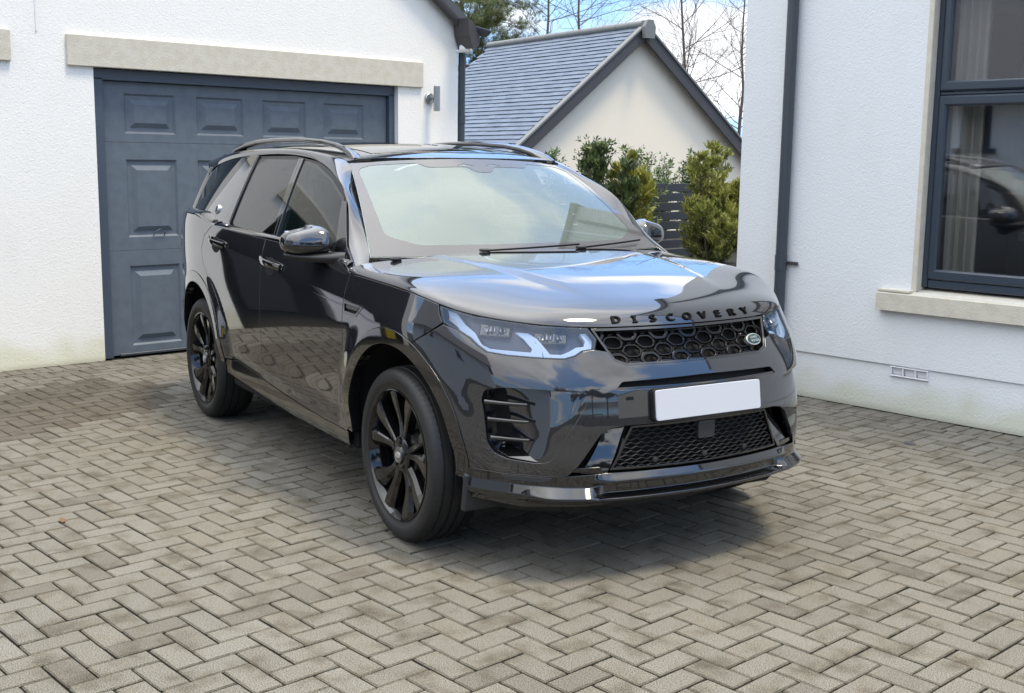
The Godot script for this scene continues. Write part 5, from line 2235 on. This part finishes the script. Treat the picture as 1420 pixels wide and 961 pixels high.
func far_house() -> void:
	var turn := deg_to_rad(-9.0)
	var h := thing("gabled_house", "cream gabled house behind the hedge with a blue grey slate roof", "house", Vector3(-14.0, 0, -15.986), turn)
	var slope := .81
	var half := 3.45
	var apex := 4.50
	var long := 6.0
	var mb := MB.new()
	var ey := apex - .12 - half * slope
	mb.flat([Vector3(-.05, -1, -half), Vector3(-.05, -1, half), Vector3(-.05, ey, half), Vector3(-.05, apex - .12, 0), Vector3(-.05, ey, -half)], Vector3(1, 0, 0))
	for s in [-1.0, 1.0]:
		mb.flat([Vector3(-.05, -1, half * s), Vector3(-long, -1, half * s), Vector3(-long, ey, half * s), Vector3(-.05, ey, half * s)], Vector3(0, 0, s))
	mb.flat([Vector3(-long, -1, -half), Vector3(-long, -1, half), Vector3(-long, ey, half), Vector3(-long, apex - .12, 0), Vector3(-long, ey, -half)], Vector3(-1, 0, 0))
	obj("wall", mb, M.render_far, h)
	# roof boards, then slates course by course on the side in view
	mb = MB.new()
	var ov := half + .42
	for s in [-1.0, 1.0]:
		var a := Vector3(.16, apex, 0)
		var b := Vector3(.16, apex - ov * slope, ov * s)
		var back := Vector3(-long - .35, 0, 0)
		var th := Vector3(0, -.10, 0)
		mb.flat([a, b, b + back, a + back], Vector3(0, 1, 0))
		mb.flat([a + th, b + th, b + back + th, a + back + th], Vector3(0, -1, 0))
		mb.flat([a, b, b + th, a + th], Vector3(1, 0, 0))
		mb.flat([b, b + back, b + back + th, b + th], Vector3(0, 0, s))
	var roof := obj("roof", mb, M.slate_roof, h)
	var dn := Vector3(0, -slope, 1).normalized()
	var nn := Vector3(0, 1, slope).normalized()
	var len_dn := ov * sqrt(1.0 + slope * slope)
	var tile := MB.new()
	tile.box(Vector3.ZERO, Vector3(.296, .014, .235), Basis.IDENTITY, .003)
	var tmesh := tile.mesh()
	var tones := []
	var tcol := [Color(.082, .106, .145), Color(.070, .092, .130), Color(.094, .120, .160), Color(.078, .100, .138)]
	for c in tcol:
		tones.append(mat(c, .42))
	var spots := []
	var rows := int(len_dn / .150)
	for r in rows:
		var cols := int((long + .35) / .30)
		for k in cols:
			var along := .13 - (k + .5 + (.5 if r % 2 else 0.0)) * .30
			if along < -long - .1:
				continue
			var p := Vector3(along, apex, 0) + dn * (.10 + r * .150) + nn * (.026 + rng.randf_range(-.002, .003))
			var b := Basis(Vector3(1, 0, 0), nn, dn) * Basis(Vector3(1, 0, 0), -.12) * Basis(Vector3.UP, rng.randf_range(-.012, .012))
			spots.append([along, Transform3D(b, p), rng.randi_range(0, 3), r])
	# the 300 nearest the gable end are parts, the rest one field
	spots.sort_custom(func(a, b): return a[0] > b[0])
	for i in mini(300, spots.size()):
		var o := obj("roof_tile", tmesh, tones[spots[i][2]], roof)
		o.transform = spots[i][1]
	var mm := MultiMesh.new()
	mm.transform_format = MultiMesh.TRANSFORM_3D
	mm.use_colors = true
	mm.mesh = tmesh
	mm.instance_count = maxi(0, spots.size() - 300)
	for i in range(300, spots.size()):
		mm.set_instance_transform(i - 300, spots[i][1])
		mm.set_instance_color(i - 300, tcol[spots[i][2]])
	var mi := MultiMeshInstance3D.new()
	mi.multimesh = mm
	var fm := mat(Color(1, 1, 1), .42)
	fm.vertex_color_use_as_albedo = true
	mi.material_override = fm
	mi.set_meta("kind", "stuff")
	put(mi, "roof_tiles", roof)
	# barge boards with a light capping, ridge and finial block
	for s in [-1.0, 1.0]:
		mb = MB.new()
		var a := Vector3(.175, apex - .13, 0)
		var d: Vector3 = Vector3(0, -slope, s).normalized()
		var b := a + d * (len_dn - .02)
		mb.box((a + b) * .5, Vector3(.045, .25, (b - a).length()), Basis(Vector3(1, 0, 0), d.cross(Vector3(1, 0, 0)).abs() * Vector3(1, 1, 1) if false else Vector3(1, 0, 0).cross(d) * -s, d), .006)
		obj("barge_board", mb, M.barge, h)
		mb = MB.new()
		var up: Vector3 = (Vector3(1, 0, 0).cross(d) * -s).normalized()
		mb.box((a + b) * .5 + up * .14 + Vector3(-.02, 0, 0), Vector3(.15, .05, (b - a).length()), Basis(Vector3(1, 0, 0), up, d), .008)
		obj("dry_verge", mb, M.verge, h)
	mb = MB.new()
	for k in 14:
		var x := .12 - k * .455
		mb.tube([Vector3(x, apex + .055, 0), Vector3(x - .445, apex + .055, 0)], [.085], 10)
	obj("ridge", mb, M.verge, roof)
	mb = MB.new()
	mb.prism(poly([[-.13, -.26], [.13, -.26], [.15, -.02], [.07, .13], [-.07, .13], [-.15, -.02]]), .12, Transform3D(Basis(Vector3(0, 0, 1), Vector3(0, 1, 0), Vector3(-1, 0, 0)), Vector3(.235, apex, 0)), .01)
	obj("apex_cap", mb, M.verge, h)

func fence() -> void:
	var f := thing("slat_fence", "dark grey horizontal board fence behind the green shrubs", "fence", Vector3(-9.2, 0, -11.4))
	var fm := mat(Color(.030, .034, .042), .7)
	for k in 8:
		var y := 1.175 - k * .157
		var mb := MB.new()
		mb.box(Vector3(.0, y, 0), Vector3(.022, .136, 7.6), Basis(Vector3(0, 0, 1), rng.randf_range(-.02, .02)), .004)
		obj("slat", mb, fm, f)
	for k in 6:
		var mb := MB.new()
		mb.box(Vector3(-.06, .6, -3.7 + k * 1.48), Vector3(.08, 1.25, .08), Basis.IDENTITY, .006)
		obj("post", mb, fm, f)

# what stands behind and left of the camera, seen only in the car's paint and the panes
func left_surroundings() -> void:
	var h := thing("cream_house", "cream bungalow across the drive mirrored in the right hand window", "house", Vector3(0, 0, 9.2))
	var mb := MB.new()
	mb.box(Vector3(-5.2, 1.45, 3.0), Vector3(11.0, 2.9, 6.0))
	obj("wall", mb, M.render_cream, h)
	mb = MB.new()
	for s in [-1.0, 1.0]:
		mb.flat([Vector3(-11.1, 2.75, 3.0 + 3.5 * s), Vector3(.7, 2.75, 3.0 + 3.5 * s), Vector3(.7, 5.4, 3.0), Vector3(-11.1, 5.4, 3.0)], Vector3(0, 1, s))
	for x in [-10.7, .3]:
		mb.flat([Vector3(x, 2.9, 0), Vector3(x, 5.3, 3), Vector3(x, 2.9, 6)], Vector3(signf(x + 3), 0, 0))
	obj("roof", mb, M.slate_roof, h)
	for q in [[-7.3, 2.25], [-6.0, 2.25], [-2.5, 1.6]]:
		mb = MB.new()
		mb.box(Vector3(q[0], q[1], .01), Vector3(.52, .70, .06), Basis.IDENTITY, .01)
		mb.box(Vector3(q[0], q[1] - .40, -.03), Vector3(.75, .09, .14), Basis.IDENTITY, .01)
		var w := obj("window", mb, M.window_frame, h)
		mb = MB.new()
		for k in [-.12, .12]:
			mb.box(Vector3(q[0] + k, q[1], -.025), Vector3(.20, .60, .02))
		obj("pane", mb, M.gloss, w)
	# gabled house and hedge beyond the foot of the drive
	var g := thing("street_house", "pale gabled house beyond the foot of the drive", "house", Vector3(22, 0, -2.5))
	mb = MB.new()
	mb.prism(poly([[-4, 0], [4, 0], [4, 3.2], [0, 6.4], [-4, 3.2]]), 8.0, Transform3D(Basis(Vector3(0, 0, -1), Vector3(0, 1, 0), Vector3(1, 0, 0)), Vector3(8, 0, 0)))
	obj("wall", mb, M.render_far, g)
	mb = MB.new()
	for s in [-1.0, 1.0]:
		mb.flat([Vector3(-.3, 2.95, 4.4 * s), Vector3(8.3, 2.95, 4.4 * s), Vector3(8.3, 6.55, 0), Vector3(-.3, 6.55, 0)], Vector3(0, 1, s))
	obj("roof", mb, M.slate_roof, g)
	mb = MB.new()
	for q in [[-1.9, 1.5], [1.9, 1.5]]:
		mb.box(Vector3(-.01, q[1], q[0]), Vector3(.05, 1.2, 1.3), Basis.IDENTITY, .01)
	obj("window", mb, M.gloss, g)

# ---------------------------------------------------------------- plants
func leaf_mesh(kind: String) -> ArrayMesh:
	var mb := MB.new()
	if kind == "frond":
		# a flat spray of scale leaves: a stem with short side fingers
		for k in 7:
			var t := k / 7.0
			var l := .045 * (1.0 - t * .55)
			for s in [-1.0, 1.0]:
				var a := Vector3(0, t * .10, 0)
				var tip := a + Vector3(s * l * .8, l * .75, .008 * s)
				mb.flat([a + Vector3(0, -.005, 0), a + Vector3(s * l * .45, l * .25, .004), tip, a + Vector3(s * l * .25, l * .5, -.003)], Vector3(0, 0, 1))
		mb.flat([Vector3(-.004, .05, 0), Vector3(.004, .05, 0), Vector3(0, .15, .004)], Vector3(0, 0, 1))
	elif kind == "needle":
		for k in 14:
			var a := k * 2.4
			var d := Vector3(cos(a) * .8, .55 + .5 * sin(k * 1.7), sin(a) * .8).normalized()
			var s := d.cross(Vector3(.3, .2, .9)).normalized() * .0045
			var o := Vector3(0, k * .006, 0)
			mb.flat([o - s, o + s, o + d * .13], Vector3(0, 0, 1))
	else:
		for k in 5:
			var a := k * 2.4
			var d := Vector3(cos(a), .7, sin(a)).normalized()
			var s := d.cross(Vector3.UP).normalized() * .014
			var o := Vector3(0, k * .012, 0)
			mb.flat([o, o + d * .03 + s, o + d * .07, o + d * .03 - s], Vector3(0, 1, .2))
	return mb.mesh()

func cloud_of(parent: Node, called: String, mesh: Mesh, m: Material, list: Array) -> void:
	var mm := MultiMesh.new()
	mm.transform_format = MultiMesh.TRANSFORM_3D
	mm.use_colors = true
	mm.mesh = mesh
	mm.instance_count = list.size()
	for i in list.size():
		mm.set_instance_transform(i, list[i][0])
		mm.set_instance_color(i, list[i][1])
	var mi := MultiMeshInstance3D.new()
	mi.multimesh = mm
	mi.material_override = m
	mi.set_meta("kind", "stuff")
	put(mi, called, parent)

func leaf_mat() -> StandardMaterial3D:
	var m := mat(Color(1, 1, 1), .6)
	m.vertex_color_use_as_albedo = true
	m.backlight_enabled = true
	m.backlight = Color(.35, .4, .15)
	return m

# an upright conifer: leader with whorls of rising limbs, sprays along each
func conifer(label: String, at: Vector3, tall: float, wide: float, c0: Color, c1: Color, dense: int, seedv: int, ragged := .35) -> void:
	var r := RandomNumberGenerator.new()
	r.seed = seedv
	var t := thing("conifer_shrub", label, "shrub", at, 0.0, "shrubs along the dark fence")
	var mb := MB.new()
	var list := []
	var plumes := 6
	for j in plumes:
		var pa := j * 2.4 + r.randf()
		var off := Vector3(cos(pa), 0, sin(pa)) * wide * (0.0 if j == 0 else r.randf_range(.35, .85))
		var top := tall * (1.0 if j == 0 else r.randf_range(.62, .97))
		var a0 := off * .25
		var lead := [a0, a0.lerp(off, .7) + Vector3(0, top * .5, 0), off * 1.05 + Vector3(r.randf_range(-.05, .05), top, r.randf_range(-.05, .05))]
		mb.tube(lead, [.028, .014, .003], 6, false)
		for i in int(dense / (30.0 * plumes)):
			var h := pow(r.randf(), .8)
			var p0: Vector3 = lead[0] * (1 - h) * (1 - h) + lead[1] * 2.0 * h * (1 - h) + lead[2] * h * h
			var reach := (wide * .55 * (1.0 - pow(h, 2.2)) + .05) * r.randf_range(1.0 - ragged, 1.15)
			var az := r.randf() * TAU
			var d := Vector3(cos(az), 0, sin(az))
			var b := p0 + d * reach * .6 + Vector3(0, reach * r.randf_range(.1, .4), 0)
			var c := p0 + d * reach + Vector3(0, reach * r.randf_range(.4, 1.3), 0)
			mb.tube([p0, b, c], [.008, .005, .002], 4, false)
			var shade := c0.lerp(c1, clampf(r.randf() * .75 + h * .25, 0, 1))
			for k in 54:
				var s := pow(r.randf(), .55)
				var p := p0 * (1 - s) * (1 - s) + b * 2.0 * s * (1 - s) + c * s * s
				p += Vector3(r.randf_range(-1, 1), r.randf_range(-.7, 1), r.randf_range(-1, 1)) * .05
				var up := (d * .6 + Vector3(r.randf_range(-.7, .7), r.randf_range(.3, 1.6), r.randf_range(-.7, .7))).normalized()
				var side := up.cross(Vector3(r.randf_range(-1, 1), r.randf_range(-1, 1), r.randf_range(-1, 1))).normalized()
				list.append([Transform3D(Basis(side, up, side.cross(up)) * r.randf_range(.38, .80), p), shade.lerp(c1, r.randf_range(-.2, .45)) * r.randf_range(.8, 1.25)])
	obj("stem", mb, M.bark, t)
	cloud_of(t, "foliage", M.frond, M.leaf, list)

func wispy(label: String, at: Vector3, tall: float, wide: float, c0: Color, c1: Color, seedv: int, n: int) -> void:
	var r := RandomNumberGenerator.new()
	r.seed = seedv
	var t := thing("wispy_shrub", label, "shrub", at, 0.0, "shrubs along the dark fence")
	var mb := MB.new()
	var list := []
	for i in n:
		var az := r.randf() * TAU
		var d := Vector3(cos(az), 0, sin(az)) * wide * r.randf()
		var top := d + Vector3(0, tall * r.randf_range(.6, 1.0), 0)
		var mid := d * .45 + Vector3(0, top.y * .5, 0)
		mb.tube([d * .1, mid, top], [.010, .006, .002], 4, false)
		for k in 44:
			var s := r.randf_range(.25, 1.0)
			var p := (d * .1) * (1 - s) * (1 - s) + mid * 2.0 * s * (1 - s) + top * s * s
			var out := Vector3(r.randf_range(-1, 1), r.randf_range(-.3, .6), r.randf_range(-1, 1))
			p += out * .09 * (1.2 - s * .6)
			var up := (out + Vector3(0, .6, 0)).normalized()
			var side: Vector3 = up.cross(Vector3(r.randf_range(-1, 1), .3, r.randf_range(-1, 1))).normalized()
			list.append([Transform3D(Basis(side, up, side.cross(up)) * r.randf_range(.7, 1.3), p), c0.lerp(c1, r.randf())])
	obj("stem", mb, M.bark, t)
	cloud_of(t, "foliage", M.leafy, M.leaf, list)

func planting() -> void:
	M.leaf = leaf_mat()
	M.frond = leaf_mesh("frond")
	M.leafy = leaf_mesh("leafy")
	M.needles = leaf_mesh("needle")
	var dark0 := Color(.020, .036, .014)
	var dark1 := Color(.12, .165, .05)
	var gold0 := Color(.11, .125, .024)
	var gold1 := Color(.42, .40, .08)
	conifer("dark green conifer just right of the car's far roof rail", Vector3(-8.0, 0, -8.50), 1.84, .54, dark0, dark1, 4600, 1, .6)
	conifer("golden tipped conifer left of the bare stretch of fence", Vector3(-7.8, 0, -8.98), 1.66, .50, gold0, gold1, 4800, 2, .65)
	conifer("broad yellow green conifer against the white house corner", Vector3(-7.95, 0, -10.98), 1.90, .56, gold0.lerp(dark1, .35), gold1.lerp(dark1, .15), 6800, 3, .6)
	conifer("low bushy conifer at the foot of the broad yellow green one", Vector3(-7.6, 0, -10.6), 1.05, .42, gold0.lerp(dark0, .4), gold1.lerp(dark1, .4), 2600, 4, .6)
	conifer("tall green conifer half hidden by the white house wall", Vector3(-8.2, 0, -11.6), 1.74, .55, dark0.lerp(gold0, .5), dark1.lerp(gold1, .5), 3600, 5, .6)
	wispy("thin pale green shrub over the middle of the fence", Vector3(-9.8, 0, -12.0), 1.72, .36, Color(.07, .11, .04), Color(.16, .20, .09), 6, 14)
	wispy("thin feathery shrub in front of the cream gable", Vector3(-8.3, 0, -9.75), 1.88, .40, Color(.06, .09, .03), Color(.15, .18, .07), 7, 12)
	wispy("taller wispy shrub left of the feathery one", Vector3(-8.3, 0, -8.75), 1.98, .40, Color(.05, .08, .025), Color(.13, .16, .05), 8, 12)
	wispy("small green shrub peeping over the car's far roof rail", Vector3(-8.6, 0, -8.2), 1.76, .28, Color(.05, .085, .03), Color(.12, .17, .06), 9, 12)
	wispy("leafy green shrub rising behind the fence top", Vector3(-9.7, 0, -12.6), 1.80, .30, Color(.05, .09, .03), Color(.13, .18, .07), 10, 14)

func branchy(mb: MB, r: RandomNumberGenerator, a: Vector3, d: Vector3, l: float, rad: float, deep: int, tips: Array, spread := .55) -> void:
	var path := [a]
	var p := a
	var dir := d
	var n := 4
	for k in n:
		dir = (dir + Vector3(r.randf_range(-1, 1), r.randf_range(-.4, .8), r.randf_range(-1, 1)) * .13).normalized()
		p += dir * l / n
		path.append(p)
	var rr := []
	for k in n + 1:
		rr.append(lerpf(rad, rad * .55, float(k) / n))
	mb.tube(path, rr, 6 if rad > .03 else 4, false)
	tips.append([p, dir])
	if deep <= 0:
		return
	var kids := r.randi_range(2, 4)
	for k in kids:
		var s := r.randi_range(1, n)
		var side := dir.cross(Vector3(r.randf_range(-1, 1), r.randf_range(-1, 1), r.randf_range(-1, 1))).normalized()
		var nd := (dir + side * r.randf_range(.5, 1.0) * spread * 1.4 + Vector3(0, .12, 0)).normalized()
		branchy(mb, r, path[s], nd, l * r.randf_range(.55, .8), rad * .52, deep - 1, tips, spread)

func bare_tree(label: String, at: Vector3, tall: float, seedv: int, lean := Vector3.ZERO) -> void:
	var r := RandomNumberGenerator.new()
	r.seed = seedv
	var t := thing("bare_tree", label, "tree", at, 0.0, "leafless trees behind the gabled house")
	var mb := MB.new()
	var path := []
	var rad := []
	for k in 9:
		var s := k / 8.0
		path.append(Vector3(r.randf_range(-.06, .06), tall * s, r.randf_range(-.06, .06)) + lean * s * s)
		rad.append(lerpf(.095, .012, s))
	mb.tube(path, rad, 8, false)
	obj("trunk", mb, M.birch, t)
	mb = MB.new()
	var tips := []
	for k in 30:
		var s := r.randf_range(.30, 1.0)
		var i := mini(7, int(s * 8.0))
		var p: Vector3 = path[i].lerp(path[i + 1], s * 8.0 - i)
		var az := r.randf() * TAU
		branchy(mb, r, p, Vector3(cos(az), r.randf_range(.25, 1.1), sin(az)).normalized(), tall * r.randf_range(.13, .24) * (1.25 - s * .5), lerpf(.030, .010, s), 4 if k % 2 else 3, tips, .7)
	obj("crown", mb, M.birch, t)

func pine(label: String, at: Vector3, tall: float, seedv: int) -> void:
	var r := RandomNumberGenerator.new()
	r.seed = seedv
	var t := thing("pine_tree", label, "tree", at)
	var mb := MB.new()
	mb.tube([Vector3.ZERO, Vector3(.1, tall * .5, 0), Vector3(0, tall, .1)], [.22, .15, .05], 9)
	var list := []
	for k in 34:
		var h := r.randf_range(.34, 1.0)
		var az := r.randf() * TAU
		var d := Vector3(cos(az), r.randf_range(-.05, .35), sin(az)).normalized()
		var l := lerpf(3.1, 1.0, h) * r.randf_range(.6, 1.1)
		var tips := []
		branchy(mb, r, Vector3(0, tall * h, 0), d, l, .045, 3, tips, .5)
		for tp in tips:
			for q in 8:
				var p: Vector3 = tp[0] - tp[1] * r.randf() * .4 + Vector3(r.randf_range(-1, 1), r.randf_range(-.4, .7), r.randf_range(-1, 1)) * .22
				var up: Vector3 = (Vector3(r.randf_range(-1, 1), r.randf_range(.1, 1.2), r.randf_range(-1, 1)) + tp[1] * .5).normalized()
				var side: Vector3 = up.cross(Vector3(r.randf_range(-1, 1), .2, r.randf_range(-1, 1))).normalized()
				list.append([Transform3D(Basis(side, up, side.cross(up)) * r.randf_range(1.0, 1.7), p), Color(.045, .065, .022).lerp(Color(.15, .17, .055), r.randf())])
	obj("trunk", mb, M.bark, t)
	cloud_of(t, "crown", M.needles, M.leaf, list)

func broad_tree(label: String, at: Vector3, tall: float, seedv: int) -> void:
	var r := RandomNumberGenerator.new()
	r.seed = seedv
	var t := thing("street_tree", label, "tree", at)
	var mb := MB.new()
	var tips := []
	mb.tube([Vector3.ZERO, Vector3(0, tall * .45, 0)], [.2, .14], 8)
	for k in 9:
		var az := TAU * k / 9.0 + r.randf()
		branchy(mb, r, Vector3(0, tall * r.randf_range(.25, .5), 0), Vector3(cos(az), r.randf_range(.7, 1.8), sin(az)).normalized(), tall * .34, .07, 3, tips, .55)
	var list := []
	for tp in tips:
		for q in 16:
			var p: Vector3 = tp[0] + Vector3(r.randf_range(-1, 1), r.randf_range(-1, 1), r.randf_range(-1, 1)) * .6
			var up := Vector3(r.randf_range(-1, 1), r.randf_range(-.4, 1), r.randf_range(-1, 1)).normalized()
			var side: Vector3 = up.cross(Vector3(r.randf_range(-1, 1), .2, r.randf_range(-1, 1))).normalized()
			list.append([Transform3D(Basis(side, up, side.cross(up)) * r.randf_range(2.5, 4.0), p), Color(.030, .048, .018).lerp(Color(.07, .09, .03), r.randf())])
	obj("trunk", mb, M.bark, t)
	cloud_of(t, "crown", M.leafy, M.leaf, list)

func trees() -> void:
	pine("green pine rising behind the garage roof corner", Vector3(-28.0, -1, -22.6), 8.6, 3)
	bare_tree("tall leafless tree just right of the gable peak", Vector3(-27, -1, -33.6), 13.0, 12, Vector3(-.8, 0, .6))
	bare_tree("leafless tree with spreading twigs beside the white house corner", Vector3(-26, -1, -35.6), 11.0, 13)
	bare_tree("leafless tree above the left of the slate ridge", Vector3(-29, -1, -27.5), 12.5, 14)
	bare_tree("slender leafless tree close to the gable peak's left", Vector3(-30, -1, -30.2), 13.5, 15)
	for q in [[26, 9, 8.5, 21, "bushy dark tree at the street mirrored in the bumper"], [24, 14, 7.0, 22, "second dark tree at the street, further left in the bumper's mirror image"], [27, 4.5, 6.0, 23, "smaller dark tree beside the pale street house"], [20, 20, 9.0, 24, "tall dark tree across from the cream house"]]:
		broad_tree(q[4], Vector3(q[0], 0, q[1]), q[2], q[3])

func small_things() -> void:
	var lm := mat(Color(.17, .09, .045), .85)
	for q in [[105, "curled orange leaf on the paving left of the rear wheel", Vector3(-1.32, .006, 1.86), .03]]:
		var mb := MB.new()
		mb.grid(func(a: float, b: float) -> Vector3: return Vector3((a - .5) * .052, .007 * sin(a * 6.0) + .005 * b, (b - .5) * .026 * sin(PI * clampf(a, .05, .95))), 8, 4, 1.0)
		var o := obj("fallen_leaf", mb, lm, self)
		o.position = q[2]
		tag(o, q[1], "leaf")
	var db := MB.new()
	db.lathe([Vector2(.0001, .010), Vector2(.02, .012), Vector2(.035, .004), Vector2(.04, -.004)], 12, Vector3.ZERO, Vector3.UP)
	var o2 := obj("dark_pebble", db, M.barge, self)
	o2.position = Vector3(.33, .004, -2.42)
	o2.scale = Vector3(1.0, .8, .5)
	tag(o2, "small dark lump lying on the blocks below the window", "pebble")
